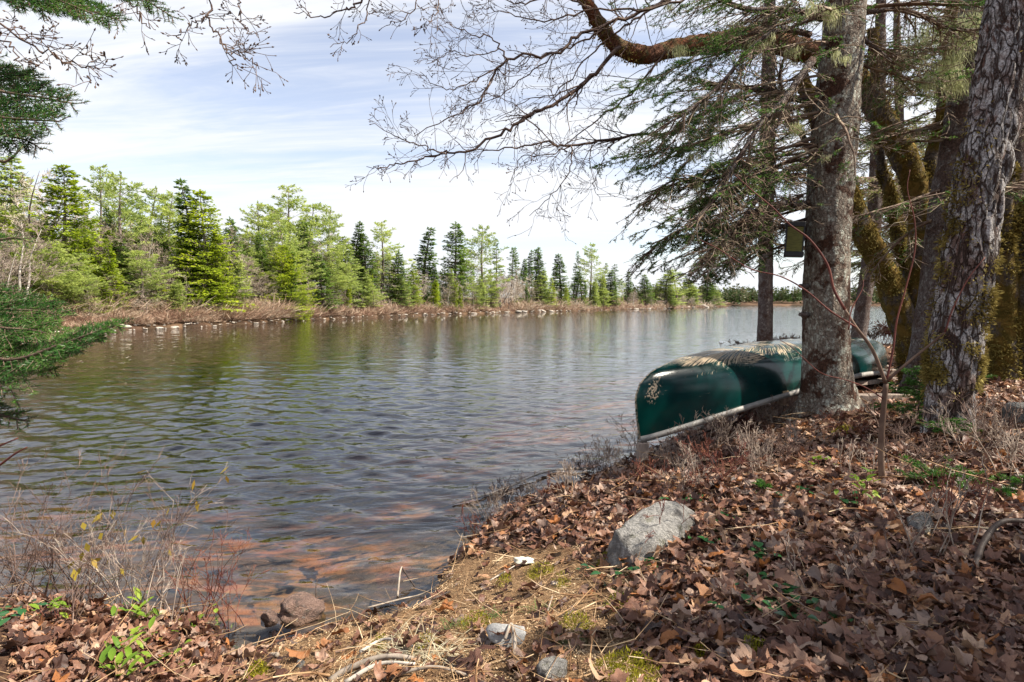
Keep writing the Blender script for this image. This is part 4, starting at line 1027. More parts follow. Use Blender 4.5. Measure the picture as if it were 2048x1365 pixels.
wgt = 1.5*bl(yy, 690, 48)*bl(u, -.1, 1.1)+1.1*bl(yy, 745, 28)+1.3*bl(yy, 450, 65)*bl(u, -.9, .55)+.7*bl(yy, 560, 60)*bl(u, 1.0, .4)+.5*bl(yy, 500, 70)*bl(u, -1., .4)+.35*bl(yy, 300, 60)*bl(u, -.8, .5)+.25*bl(yy, 640, 50)
wgt = wgt*np.clip((vnoise(VV*14, 3)-.35)*3, 0, 1)+1e-5
moss_on(parts, VV, Nm, wgt, 13000, rs, .026, .0036)
V, F, T = join(parts); child('moss', mesh_np('moss', V, F, {'tint': T}, False, [M_ms]), map_, kind='stuff')

# --- mossy many-stemmed maple behind, with the reddish limb reaching over the lake
mm = empty('maple_tree', at(1820, 740, 5.6), 'moss-covered crooked maple forking behind the spruce, its reddish limb reaching over the lake', 'tree')
M_limb = M_red
stems = [
 ([(1826, 735, 50), (1812, 660, 50), (1776, 560, 46), (1736, 480, 42), (1705, 405, 38), (1670, 330, 34), (1640, 250, 30), (1600, 150, 26)], 5.6, M_mo, 1.0),
 ([(1832, 735, 44), (1832, 640, 36), (1836, 540, 34), (1838, 440, 38), (1830, 370, 44), (1800, 300, 46), (1768, 245, 44), (1738, 195, 42), (1705, 150, 40), (1640, 113, 38)], 5.6, M_mo, .55),
 ([(1838, 420, 34), (1862, 330, 30), (1880, 260, 26), (1895, 160, 24), (1905, 20, 22), (1915, -160, 18)], 5.6, M_mo, 1.0),
 ([(1832, 600, 20), (1808, 520, 20), (1790, 440, 20), (1774, 370, 18), (1758, 300, 17), (1752, 200, 15), (1745, 60, 16)], 5.8, M_mo, 1.0),
 ([(1640, 113, 42), (1597, 97, 42), (1502, 77, 40), (1425, 87, 36), (1348, 97, 34), (1290, 110, 32), (1240, 96, 30), (1205, 60, 28), (1180, 15, 24), (1140, -40, 20), (1060, -120, 14)], 4.9, M_limb, .15)]
parts = []; mpaths = []
for pix, Y, mat, mw in stems:
    C, r = trunk_path(pix, Y)
    if pix[0][1] == 735: C, r = ground_base(C, r, flare=1.1)
    if mat is M_limb: C[:, 1] = np.linspace(5.3, 4.3, len(C)); C = np.array([at(a, b, y) for (a, b, _), y in zip(pix, C[:, 1])]); r = np.array([w/2*y/FPX for (_, _, w), y in zip(pix, C[:, 1])])
    Pp, rp = smooth_path(C, r, 12); mpaths.append((Pp, rp))
    V, F, Nn = tube(Pp, rp, 28, lambda P, th, r: .22*r*fbm(P*np.array([12, 12, 8]), 3, 8)+.01*fbm(P*40, 2))
    child('stem' if mat is not M_limb else 'limb', mesh_np('stem' if mat is not M_limb else 'limb', V, F, None, True, [mat]), mm)
    Vn = V[:len(Nn)]; wg = np.clip((vnoise(Vn*7, 5)-.38)*4, 0, 1)*mw+1e-5
    moss_on(parts, Vn, Nn, wg, int(7500*mw)+400, rs, .026, .0055)
V, F, T = join(parts); child('moss', mesh_np('moss', V, F, {'tint': T}, False, [M_ms]), mm, kind='stuff')

# --- bare maple twigs over the lake, traced limbs with grown side twigs
L_ = [
 ([(1240, 96), (1183, 154), (1122, 200), (1060, 231), (1009, 262), (937, 302), (891, 308), (819, 323), (770, 334), (735, 334)], 4.5, 3.9, .016, .002),
 ([(891, 308), (855, 297), (799, 277), (742, 249)], 4.0, 3.8, .005, .002),
 ([(1350, 267), (1230, 277), (1142, 292), (1086, 287), (1009, 297), (932, 303)], 4.6, 4.1, .012, .003),
 ([(1337, 0), (1266, 31), (1163, 67), (1112, 108), (1017, 120), (968, 180), (958, 205), (896, 236), (830, 272)], 4.4, 3.9, .014, .0025),
 ([(1017, 120), (983, 80), (937, 67), (891, 46)], 4.1, 3.9, .006, .002),
 ([(1017, 120), (958, 154), (906, 180), (871, 170), (840, 144)], 4.1, 3.9, .005, .002),
 ([(999, 97), (950, 112), (901, 103), (855, 128)], 4.1, 3.8, .004, .002),
 ([(1142, 292), (1142, 333), (1112, 380), (1060, 431)], 4.4, 4.2, .006, .002),
 ([(1142, 292), (1110, 305), (1050, 313), (1030, 338), (1020, 370)], 4.4, 4.2, .005, .002),
 ([(1205, 60), (1150, 90), (1080, 130), (1000, 190), (930, 220)], 4.4, 4.5, .008, .002),
 ([(1330, 105), (1270, 180), (1210, 230), (1130, 290), (1100, 330)], 4.7, 4.9, .010, .002),
 ([(1420, -20), (1300, 20), (1180, 20), (1100, 40), (1020, 30), (960, 10)], 4.3, 4.0, .010, .002),
 ([(1180, 15), (1110, -10), (1040, 10), (980, -10)], 4.4, 4.2, .009, .003),
 ([(1230, 277), (1205, 320), (1190, 370), (1200, 400)], 4.5, 4.3, .005, .0015),
 ([(1300, 20), (1240, 60), (1190, 100), (1120, 180), (1060, 200), (990, 240)], 4.3, 4.6, .009, .002),
]
L_top = [
 ([(860, -60), (780, -30), (720, 5), (690, 20), (640, 32), (590, 26)], 3.4, 3.2, .008, .002),
 ([(735, -10), (730, 40), (700, 80), (660, 95)], 3.3, 3.2, .004, .0015),
 ([(830, -30), (828, 15), (800, 40), (760, 60)], 3.4, 3.3, .004, .0015),
 ([(405, -60), (412, 10), (420, 45), (450, 95), (465, 120), (480, 140)], 2.6, 2.5, .005, .0016),
 ([(415, 35), (395, 46), (370, 60), (358, 70)], 2.6, 2.55, .003, .0013),
 ([(440, 80), (470, 105), (500, 120), (517, 135)], 2.6, 2.5, .003, .0013),
 ([(470, -40), (478, 20), (482, 45), (500, 65), (516, 74)], 2.7, 2.6, .003, .0013),
 ([(240, -60), (250, -5), (275, 20), (290, 45), (310, 60)], 2.7, 2.6, .004, .0014),
 ([(900, -60), (880, 10), (860, 40), (850, 65)], 3.4, 3.2, .004, .0015),
 ([(-120, 30), (-40, 42), (0, 50), (60, 88), (120, 115), (165, 132), (195, 137)], 2.3, 2.2, .005, .0015),
 ([(-80, 50), (0, 72), (30, 110), (48, 140)], 2.3, 2.25, .004, .0015),
 ([(-60, 20), (20, 58), (55, 75), (110, 95), (145, 94)], 2.35, 2.3, .003, .0013),
]
def limbset(name, lst, root, dens, seed, tl=(.12, .42)):
    rs = np.random.RandomState(seed); sg = Segs(); tips = []
    for pix, Ya, Yb, ra, rb in lst:
        Cc = np.array([at(a, b, Ya+(Yb-Ya)*i/(len(pix)-1)) for i, (a, b) in enumerate(pix)]); Cc, rr = smooth_path(Cc, np.linspace(ra, rb, len(Cc)), 6); Cc[1:-1] += rs.randn(len(Cc)-2, 3)*.008
        for i in range(len(Cc)-1): sg.add(Cc[i], Cc[i+1], rr[i], rr[i+1])
        tips.append((Cc[-1], Cc[-1]-Cc[-2], 0)); Lt = np.linalg.norm(Cc[-1]-Cc[0]); nside = int(np.sum(np.linalg.norm(np.diff(Cc, axis=0), axis=1))*dens)
        for k in range(nside):
            i = rs.randint(1, len(Cc)-1); d = norm((Cc[i+1]-Cc[i])[None])[0]; a = rs.randn(3); a[1] *= .6; a -= d*np.dot(a, d); a /= np.linalg.norm(a)
            grow(sg, Cc[i], d*rs.uniform(.5, 1)+a*rs.uniform(.4, .9), rs.uniform(*tl)*(1.15-.5*i/len(Cc)), max(.0016, rr[i]*.45), 2, rs, 5, .42, (1, 3), (.35, .9), (.4, .7), rs.uniform(-.1, .15), tips, rmin=.0011)
    child(name, sg.mesh(name, 4, [M_tw]), root, kind='stuff')
    T = [t for t in tips if rs.rand() < .8]; P = np.array([t[0] for t in T]); D = norm(np.array([t[1] for t in T]))
    bs = Segs()
    for p, d in zip(P, D):
        s = rs.uniform(.6, 1.2); bs.add(p, p+d*.004*s, .0022*s, .0036*s); bs.add(p+d*.004*s, p+d*.012*s, .0036*s, .0008)
        if rs.rand() < .5: q = p-d*.01; e = d*.5+rs.randn(3)*.5; bs.add(q, q+e*.008, .0026*s, .001)
    child('buds', bs.mesh('buds', 5, [M_tw]), root, kind='stuff')
    return len(sg.a)
print('limb segs', limbset('twigs', L_, mm, 17, 5), limbset('overhanging_twigs', L_top, map_, 15, 6, (.06, .22)))
# limbs of the near maple overhead, out of the frame, that carry the top twigs
for pts in ([Pm[int(len(Pm)*.72)], (1.2, 2.9, 4.4), (-.3, 3.2, 3.6), (-1.2, 2.8, 3.05), (-2.8, 2.2, 2.6)], [(1.2, 2.9, 4.4), (.2, 3.4, 3.7), (-.6, 3.4, 3.35)]):
    Pp, rp = smooth_path(np.array([np.array(p, float) for p in pts]), np.linspace(.05, .008, len(pts)), 8); V, F, _ = tube(Pp, rp, 10, lambda P, th, r: .15*r*fbm(P*9, 2)); child('limb', mesh_np('limb', V, F, None, True, [M_bs2]), map_)

# --- other conifers of the near bank
def side_spruce(pix, Y, label, seed, nb=34, zr=(1.6, 6.0), live=.35, mat=None, height=9.5, Lr=(.8, 1.9), ymat=None, tw=.0028, lich=10, azc=None, flare=1.15, ndens=150, nw=.0032, veil=()):
    rs = np.random.RandomState(seed); C, r = trunk_path(pix, Y); C, r = ground_base(C, r, flare=flare); C, r = extend(C, r, height); Pp, rp = smooth_path(C, r, 14)
    V, F, Nn = tube(Pp, rp, 32, dispb(.010, 8, 1, seed)); ro = empty('spruce_tree', Pp[0]+[0, 0, .15], label, 'tree'); child('trunk', mesh_np('trunk', V, F, None, True, [mat or M_bs2]), ro)
    sg = Segs(); nd = []; hp = []
    for k in range(nb):
        z = rs.uniform(*zr); b = on_path(Pp, z); az = rs.uniform(0, 6.28) if azc is None else azc+rs.uniform(-1.5, 1.5); d = np.array([math.cos(az), math.sin(az), rs.uniform(-.25, .25)])
        L = rs.uniform(*Lr)*max(.35, 1.2-z/height); p = bough(sg, nd, b, d, L, rs.uniform(.010, .02), rs, .3, .4, live=live, dens=.75, tw=tw)
        if k < lich: hair(hp, p[rs.randint(3, 9)], rs.uniform(.10, .25), 60, rs, .04)
    child('branches', sg.mesh('branches', 3, [M_twl]), ro, kind='stuff')
    for q_ in veil: hair(hp, at(q_[0], q_[1], Y-.35), q_[2], 200, rs, .06)
    if nd: child('needles', needle_mesh('needles', np.array(nd), ndens, .022, nw, ymat or M_nd, seed=seed), ro, kind='stuff')
    if hp: V, F, T = join(hp); child('beard_lichen', mesh_np('beard_lichen', V, F, {'tint': T}, False, [M_li]), ro, kind='stuff')
    return ro, Pp
side_spruce([(1846, 745, 62), (1868, 600, 56), (1890, 420, 54), (1922, 220, 50), (1950, 0, 48)], 5.0, 'smooth grey spruce trunk squeezed between the mossy maple and the furrowed one', 31, 34, (2.0, 5.0), .30, lich=16, veil=[(1930, 60, .26), (1900, 110, .22), (1880, 130, .26), (1870, 45, .2), (1945, 30, .22), (1840, 70, .15), (1915, 160, .16), (1855, 150, .14)])
side_spruce([(1530, 700, 31), (1531, 600, 29), (1532, 450, 27), (1535, 250, 26), (1538, 100, 24)], 9.3, 'slim straight spruce standing at the water behind the canoe', 32, 52, (2.2, 7.5), .22, height=10, Lr=(1.0, 2.3), tw=.004, ymat=M_ny)
side_spruce([(1714, 700, 30), (1728, 600, 29), (1742, 500, 28), (1752, 380, 26), (1756, 220, 24)], 9.0, 'slim leaning spruce seen in the gap under the mossy limb', 33, 46, (2.4, 7.5), .40, height=10, Lr=(1.0, 2.2), tw=.004, ymat=M_ny)
side_spruce([(2030, 745, 48), (2026, 600, 46), (2024, 450, 44), (2030, 300, 42), (2036, 100, 40)], 6.6, 'grey spruce trunk behind the furrowed maple at the edge of the view', 34, 36, (1.9, 5.2), .45, height=10, Lr=(1.0, 2.2), tw=.0035, ymat=M_ny)
side_spruce([(1800, 690, 18), (1803, 500, 17), (1800, 300, 16), (1795, 100, 14)], 11.5, 'thin spruce in the back of the grove with sunlit needles', 35, 60, (1.8, 6.0), .95, height=9, Lr=(1.0, 2.4), tw=.004, ymat=M_ny, ndens=170, nw=.005)
side_spruce([(1960, 700, 24), (1962, 500, 22), (1960, 300, 20), (1965, 100, 18)], 10.5, 'thin spruce behind the furrowed maple with drooping green boughs', 36, 60, (1.5, 6.0), .95, height=9, Lr=(1.0, 2.4), tw=.004, ymat=M_ny, ndens=170, nw=.005)
if 0: side_spruce([(2160, 720, 40), (2165, 300, 36), (2170, 0, 30)], 8.0, 'spruce beyond the edge of the view whose boughs reach in', 37, 26, (1.2, 5), .7, height=10, Lr=(1.2, 2.6), tw=.004, ymat=M_nd, ndens=110, nw=.005)
# spruces added outside the view, placed and sized to shade the bank
for i, (x, y, h) in enumerate([(5.9, 2.6, 8.5), (5.4, .5, 6.0), (3.5, .9, 4.2)]):
    rs = np.random.RandomState(300+i); C = np.array([(x, y, .3), (x+.05, y, 4), (x, y+.1, h)]); Pp, rp = smooth_path(C, [.17, .12, .02], 10); V, F, _ = tube(Pp, rp, 20, dispb(.01, 8))
    ro = empty('spruce_tree', (x, y, .5), ['shade spruce nearest the furrowed maple, outside the view', 'shade spruce beside the viewpoint, outside the view', 'shade spruce inland of the mossy maple, outside the view', 'shade spruce behind the viewpoint'][i], 'tree'); child('trunk', mesh_np('trunk', V, F, None, True, [M_bs2]), ro); sg = Segs(); nd = []
    for k in range(44):
        z = rs.uniform(2.0, h-.2); az = rs.rand()*6.28; L = (2.2*(1-(z-1.5)/(h-.5))+.3)*rs.uniform(.7, 1.1); bough(sg, nd, on_path(Pp, z), (math.cos(az), math.sin(az), -.15), L, .014, rs, .3, .3, live=.7, dens=.5, tw=.003)
    child('branches', sg.mesh('branches', 3, [M_twl]), ro, kind='stuff'); child('needles', needle_mesh('needles', np.array(nd), 70, .03, .006, M_nd, seed=i), ro, kind='stuff')
# mossy clump at the edge of the view
mr_ = empty('maple_tree', at(2015, 750, 5.4), 'clump of brown mossy maple stems behind the furrowed trunk', 'tree'); parts = []
for pix in ([(2008, 748, 48), (2004, 660, 44), (2012, 570, 40), (2006, 500, 30), (2012, 440, 24), (2020, 330, 18)], [(2044, 750, 50), (2050, 640, 56), (2064, 520, 50), (2090, 400, 44), (2120, 200, 36)], [(1996, 520, 24), (2020, 455, 26), (2048, 430, 28), (2080, 380, 26)]):
    C, r = trunk_path(pix, 5.4)
    if pix[0][1] > 740: C, r = ground_base(C, r, flare=1.1)
    Pp, rp = smooth_path(C, r, 10); V, F, Nn = tube(Pp, rp, 24, lambda P, th, r: .25*r*fbm(P*10, 3, 2)); child('stem', mesh_np('stem', V, F, None, True, [M_mo]), mr_); moss_on(parts, V[:len(Nn)], Nn, np.clip((vnoise(V[:len(Nn)]*8)-.35)*4, 0, 1)+1e-4, 4500, rs, .045, .007)
V, F, T = join(parts); child('moss', mesh_np('moss', V, F, {'tint': T}, False, [M_ms]), mr_, kind='stuff')

# --- fir whose boughs come in beside the viewpoint
fr_ = empty('fir_tree', (-2.9, 1.7, .3), 'glossy green balsam fir whose boughs hang in beside the lake, trunk out of sight', 'tree')
Pf, rf = smooth_path(np.array([(-2.9, 1.7, .1), (-2.88, 1.68, 2.0), (-2.9, 1.7, 6.5)]), [.12, .09, .01], 12); V, F, _ = tube(Pf, rf, 20, dispb(.006, 9)); child('trunk', mesh_np('trunk', V, F, None, True, [M_bs]), fr_)
def fir_bough(pix, Y, Y0, seed, wid=.16, dens=1.0, tl=-.7):
    if seed in (1, 2, 3, 4, 11, 13, 14): tl = -1.6; wid *= 1.15
    rs = np.random.RandomState(seed); sg = Segs(); nd = []
    P = np.array([at(a, b, Y) for a, b in pix]); root = on_path(Pf, P[0][2]+.15); root = root.copy()
    if seed % 2 == 0 or True: sg.add(root, P[0], .013, .007)
    Cc, rr = smooth_path(P, np.linspace(.007, .0018, len(P)), 7)
    tot = np.cumsum(np.r_[0, np.linalg.norm(np.diff(Cc, axis=0), axis=1)]); LL = tot[-1]
    for i in range(len(Cc)-1):
        sg.add(Cc[i], Cc[i+1], rr[i], rr[i+1]); 
        if tot[i] > LL*.12: nd.append((*Cc[i], *Cc[i+1]))
    q = .05*LL; s = 1
    while q < LL:
        i = min(np.searchsorted(tot, q), len(Cc)-1); i = max(i, 1); b = Cc[i]; d = norm((Cc[i]-Cc[i-1])[None])[0]; sd_ = np.cross(d, [0, tl, 1.]); sd_ /= np.linalg.norm(sd_)
        u = q/LL; l = wid*(1.05-u)**.8*rs.uniform(.75, 1.15)+.015; e = d*.75+sd_*s*.85+np.array([0, 0, rs.uniform(-.25, .08)]); e /= np.linalg.norm(e); c = b.copy(); m = 5
        for k in range(m):
            e = e+rs.randn(3)*.06+d*.05+np.array([0, 0, -.03]); e /= np.linalg.norm(e); c2 = c+e*l/m; sg.add(c, c2, .0016, .0012); nd.append((*c, *c2))
            if k > 0 and l > .05:
                for ss in (-1, 1):
                    f = e*.75+norm(np.cross(e, [0, tl, 1.])[None])[0]*ss*.8+rs.randn(3)*.1; f /= np.linalg.norm(f); ll = l*.45*(1.1-k/m)*rs.uniform(.6, 1.1); sg.add(c, c+f*ll, .0012, .0008); nd.append((*c, *(c+f*ll)))
            c = c2
        q += rs.uniform(.010, .016)/dens; s = -s
    child('bough', sg.mesh('bough', 5, [M_tw]), fr_)
    child('needles', needle_mesh('needles', np.array(nd), 760, .0155, .00115, M_nf, .16, seed), fr_, kind='stuff')
fir_bough([(-160, 150), (-60, 165), (10, 185), (80, 195), (150, 208)], 1.75, 0, 1, .17)
fir_bough([(-160, 200), (-70, 220), (0, 235), (60, 240), (118, 243)], 1.7, 0, 2, .15)
fir_bough([(-140, 250), (-60, 255), (0, 270), (50, 280), (85, 300)], 1.8, 0, 3, .12)
fir_bough([(-150, 320), (-60, 290), (0, 322), (20, 318), (42, 298)], 1.65, 0, 12, .03, .4)
fir_bough([(-160, 100), (-60, 130), (0, 160), (50, 155), (90, 165)], 1.9, 0, 4, .12)
fir_bough([(-200, 560), (-80, 600), (0, 618), (70, 622), (125, 632)], 1.7, 0, 5, .20, 1.4)
fir_bough([(-200, 600), (-80, 630), (0, 655), (60, 660), (110, 672)], 1.62, 0, 15, .17, 1.3)
fir_bough([(-200, 640), (-80, 690), (20, 720), (120, 690), (190, 665), (236, 650)], 1.55, 0, 6, .21, 1.5)
fir_bough([(-200, 680), (-80, 720), (0, 740), (60, 735), (110, 740)], 1.6, 0, 7, .12)
fir_bough([(-160, 780), (-60, 815), (0, 830), (30, 838), (58, 843)], 1.6, 0, 8, .10)
fir_bough([(-160, 470), (-60, 480), (0, 480), (30, 476), (60, 484)], 1.7, 0, 9, .07)
fir_bough([(-160, 560), (-60, 585), (0, 588), (30, 586), (50, 592)], 1.9, 0, 10, .06)
fir_bough([(-300, -160), (-100, -80), (60, -20), (150, 10), (240, 42)], 1.85, 0, 11, .18, 1.2)
fir_bough([(-200, -200), (0, -110), (160, -50), (270, -10), (345, 34)], 2.0, 0, 13, .13, 1.2)
fir_bough([(-240, -120), (-60, -60), (60, -20), (120, 2), (185, 28)], 1.75, 0, 14, .14, 1.2)
# ------------------------------------------------------------------ bank: leaves, litter, stones, plants
half_ = [(.0, .0), (.12, -.05), (.26, -.08), (.34, .02), (.47, .04), (.44, .14), (.42, .24), (.52, .34), (.57, .50), (.45, .51), (.34, .53), (.30, .62), (.24, .76), (.13, .84), (.0, 1.0)]
OUTL = np.array(half_+[(-x, y) for x, y in half_[-2:0:-1]])
def leaf_shape(seed, rings=True):
    rs = np.random.RandomState(seed); O = OUTL.copy()
    if seed % 4 == 1:
        th = np.linspace(-np.pi/2, np.pi*1.5, len(O), endpoint=False); O = np.stack([.30*np.cos(th)*(1-.18*np.sin(th)), .5+.5*np.sin(th)], -1)
    if seed % 5 == 2: O[4:11] = O[4:11]*np.array([.55, .8])+np.array([0, .1])
    O = O*1.0; O = O*(1+rs.uniform(-.12, .12, (len(O), 1))); O[:, 0] *= rs.uniform(.75, 1.05); c = np.array([0, .36]); n = len(O)
    if rings: P = np.vstack([c, c+(O-c)*.52, O]); k = np.arange(n); k2 = (k+1) % n; F = [np.stack([0*k, 1+k, 1+k2], 1), np.stack([1+k, 1+n+k, 1+n+k2, 1+k2], 1)]
    else: P = np.vstack([c, O]); k = np.arange(n); k2 = (k+1) % n; F = [np.stack([0*k, 1+k, 1+k2], 1)]
    x, y = P[:, 0], P[:, 1]-.36; a = rs.uniform(-1.1, 1.5); b = rs.uniform(-1.0, 1.1); cc = rs.uniform(-.8, .8); fold = rs.uniform(-.1, .6)
    x = x*rs.choice([.55, .75, .95])
    z = a*x*x+b*y*y+cc*x*y+fold*np.abs(x)*.5+.26*fbm(np.stack([x*3.2, y*3.2, x*0+seed], -1), 2, seed)+.05*np.sin(np.arctan2(x, y+.4)*9)*np.hypot(x, y)
    V = np.stack([x, y, z], -1); base = V[1+ (n if rings else 0)]
    st = np.array([base+[-.012, 0, 0], base+[.012, 0, 0], base+[.02+rs.uniform(-.2, .2), -.5, rs.uniform(-.1, .2)]]); V = np.vstack([V, st]); m = len(V)
    F = [F[0] if len(F) == 1 else F[0], *F[1:]]; F[0] = np.vstack([F[0], [[m-3, m-2, m-1]]])
    V[:, 2] -= V[:, 2].min()*.6; return V, F
def leaf_mat(name):
    m = MT(name); t = m.attr(); r = m.rnd(); v = m.coord(); f = m.math('FRACT', m.math('ADD', m.math('MULTIPLY', t, .999), m.math('MULTIPLY', r, .999)))
    col = m.ramp(f, [(0, (.042, .022, .016)), (.14, (.095, .043, .028)), (.30, (.165, .078, .050)), (.46, (.23, .115, .072)), (.60, (.30, .170, .112)), (.72, (.40, .28, .205)), (.82, (.21, .155, .13)), (.89, (.34, .13, .035)), (1.0, (.50, .34, .22))])
    nz = m.noise(v, 90, 4, .65); col = m.mix(.75, col, m.mix(m.step(nz, .3, .7), (.55, .5, .48), (1.15, 1.1, 1.05)), 'MULTIPLY')
    p = m.pbr(col, .52, .42, m.bump(nz, .5, .003)); tr = m.n('ShaderNodeBsdfTranslucent'); m.l(col, tr.inputs[0]); x = m.n('ShaderNodeMixShader'); x.inputs[0].default_value = .18
    m.l(p, x.inputs[1]); m.l(tr.outputs[0], x.inputs[2]); return m.done(x.outputs[0])
M_leaf = leaf_mat('dry_maple_leaf')
rs = np.random.RandomState(99)
NL = 26000
yl = np.exp(rs.uniform(np.log(.95), np.log(9.0), NL*3)); xl = rs.uniform(-.98, 1.06, NL*3)*yl*.93
# candidates thinned so the density falls off with distance
s_l = near_s(xl, yl); keep = (s_l > -.02); dd_ = duff(xl, yl); mo_ = mossv(xl, yl)
want = (1-dd_*.93)*(1-.9*mo_)*(.55+.45*np.clip((fbm(P2(xl, yl, 2.4), 3, 61)+.45)*2, 0, 1)); want *= np.where(yl > 5.2, .5, 1)
keep &= rs.rand(len(xl)) < want; xl, yl = xl[keep][:NL], yl[keep][:NL]; n = len(xl); zl = H(xl, yl)
e_ = .03; gx_ = (H(xl+e_, yl)-zl)/e_; gy_ = (H(xl, yl+e_)-zl)/e_
nrm = norm(np.stack([-np.clip(gx_, -1, 1), -np.clip(gy_, -1, 1), np.ones(n)], -1)); nrm = norm(nrm+rs.randn(n, 3)*np.array([.30, .30, 0]))
yaw = rs.rand(n)*6.283; size = rs.uniform(.032, .078, n)*np.where(rs.rand(n) < .25, .65, 1)*np.clip(1+.09*(yl-2.5), .9, 1.5)
ref = np.stack([np.cos(yaw), np.sin(yaw), 0*yaw], -1); X = norm(np.cross(ref, nrm)); Yv = np.cross(nrm, X)
zoff = rs.uniform(.000, .026, n)
pos = np.stack([xl, yl, zl+zoff], -1)
flip = np.where(rs.rand(n) < .5, 1., -1.)
Lt = rs.rand(n)
dist = np.sqrt(xl**2+yl**2+(CAMZ-zl)**2); infr = (np.abs(xl/yl) < .9) & (yl > 1.0)
py_ = 608.5+(CAMZ-zl)/yl*FPX*1.0; infr &= py_ < 1420
score = np.where(infr, size/dist, 0)+zoff*.4*infr; order = np.argsort(-score); big = order[:270]; rest = order[270:]
proto_b = [leaf_shape(500+i) for i in range(20)]; proto_s = [leaf_shape(540+i, i % 2 == 0) for i in range(20)]
bm_ = [mesh_np('leaf', V, F, None, False, [M_leaf]) for V, F in proto_b]
for j, i in enumerate(big):
    o = link('leaf', bm_[j % 20], ground); s = size[i]; Mx = Matrix(((X[i][0], Yv[i][0], nrm[i][0]*flip[i], pos[i][0]), (X[i][1], Yv[i][1], nrm[i][1]*flip[i], pos[i][1]), (X[i][2], Yv[i][2], nrm[i][2]*flip[i], pos[i][2]+.012), (0, 0, 0, 1)))
    o.matrix_world = Mx @ Matrix.Scale(s, 4)
Vs, F3, Ts, off = [], [], [], 0
for k in range(20):
    ids = rest[k::20]; V0, F0 = proto_s[k]; A = (X[ids][:, None]*V0[None, :, 0:1]+Yv[ids][:, None]*V0[None, :, 1:2]+(nrm[ids]*flip[ids][:, None])[:, None]*V0[None, :, 2:3])*size[ids][:, None, None]+pos[ids][:, None]
    Vs.append(A.reshape(-1, 3)); F3 += [(f0[None]+(np.arange(len(ids))*len(V0))[:, None, None]).reshape(-1, f0.shape[1])+off for f0 in F0]; off += A.shape[0]*A.shape[1]; Ts.append(np.repeat(Lt[ids], len(V0)))
o = link('leaf_litter', mesh_np('leaf_litter', np.concatenate(Vs), [np.concatenate([f for f in F3 if f.shape[1] == 3]), np.concatenate([f for f in F3 if f.shape[1] == 4])], {'tint': np.concatenate(Ts)}, False, [M_leaf]), ground); o['kind'] = 'stuff'
print('leaves', n)

# needle duff, chips and fine sticks on the bare path
M_duff = twigmat('duff_bits', [(.06, .030, .016), (.20, .11, .052), (.40, .26, .14), (.62, .48, .31)])
nD = 70000; yd = np.exp(rs.uniform(np.log(1.15), np.log(3.2), nD)); xd = rs.uniform(-.95, .8, nD)*yd; s_d = near_s(xd, yd); dk = (s_d > .01) & (rs.rand(nD) < np.clip(duff(xd, yd)+.12, 0, 1)); xd, yd = xd[dk], yd[dk]; n = len(xd)
b = np.stack([xd, yd, H(xd, yd)+rs.uniform(.001, .008, n)], -1); a_ = rs.rand(n)*6.28; d = np.stack([np.cos(a_), np.sin(a_), rs.randn(n)*.18], -1); chip = rs.rand(n) < .35
V, F = diamonds(b, d, norm(np.cross(d, np.array([[0, 0, 1.]])+rs.randn(n, 3)*.4)), np.where(chip, rs.uniform(.004, .010, n), rs.uniform(.012, .038, n)), np.where(chip, .0022, .0007))
tD = np.clip(rs.rand(n)*.75+np.where(chip, .35, 0)+.25*fbm(P2(xd, yd, 6.), 2, 5), 0, 1)
o = link('needle_duff', mesh_np('needle_duff', V, [F], {'tint': np.repeat(tD, 4)}, False, [M_duff]), ground); o['kind'] = 'stuff'
# twigs lying everywhere
sg = Segs()
for i in range(1700):
    y = math.exp(rs.uniform(math.log(1.2), math.log(5.5))); x = rs.uniform(-.95, .98)*y
    if H1(x, y) < .06: continue
    z = H1(x, y)+rs.uniform(.006, .03); a = rs.rand()*6.28; L = rs.uniform(.05, .28)*rs.choice([1, 1, 1.6]); r = rs.choice([.001, .0016, .0026, .004], p=[.4, .35, .18, .07]); p = np.array((x, y, z)); d = np.array((math.cos(a), math.sin(a), rs.randn()*.12))
    for k in range(4):
        d = d+rs.randn(3)*np.array([.2, .2, .07]); q = p+d/np.linalg.norm(d)*L/4; q[2] = max(q[2], H1(q[0], q[1])+.004); sg.add(p, q, r*(1-k*.15), r*(.85-k*.15)); p = q
o = link('fallen_twigs', sg.mesh('fallen_twigs', 4, [M_duff]), ground); o['kind'] = 'stuff'

# moss cushions: tufted patches, one object each
M_moss = leafy('bright_moss', [(.08, .08, .008), (.20, .19, .015), (.38, .35, .03), (.50, .45, .06)], .3, .9, .1, 9, .55, .45)
mtxt = [q[4] for q in MOSSP]
for (x, y, r, w), t in zip(MOSS, mtxt):
    nn = int(110000*r*r*w)+700; a = rs.rand(nn)*6.28; q = np.sqrt(rs.rand(nn))*r*1.05; mx_ = x+q*np.cos(a); my = y+q*np.sin(a); k = rs.rand(nn) < mossv(mx_, my)*1.2; mx_, my = mx_[k], my[k]; nn = len(mx_)
    if nn < 20: continue
    dome = .02*np.clip(1-((mx_-x)**2+(my-y)**2)/r/r, 0, 1)*(1 if r > .09 else 2.2); b = np.stack([mx_, my, H(mx_, my)+dome*rs.rand(nn)], -1); d = norm(rs.randn(nn, 3)*.5+np.array([0, 0, .9]))
    V, F = diamonds(b, d, norm(np.cross(d, rs.randn(nn, 3))), rs.uniform(.005, .013, nn), np.full(nn, .0013)); V = V-np.array([x, y, H1(x, y)])
    o = link('moss_patch', mesh_np('moss_patch', V, [F], {'tint': np.repeat(np.clip(rs.rand(nn)*.6+.4*vnoise(b*30), 0, 1), 4)}, False, [M_moss])); o.location = (x, y, H1(x, y)); tag(o, 'yellow-green moss patch, '+t, 'moss', 'moss patches on the bank')

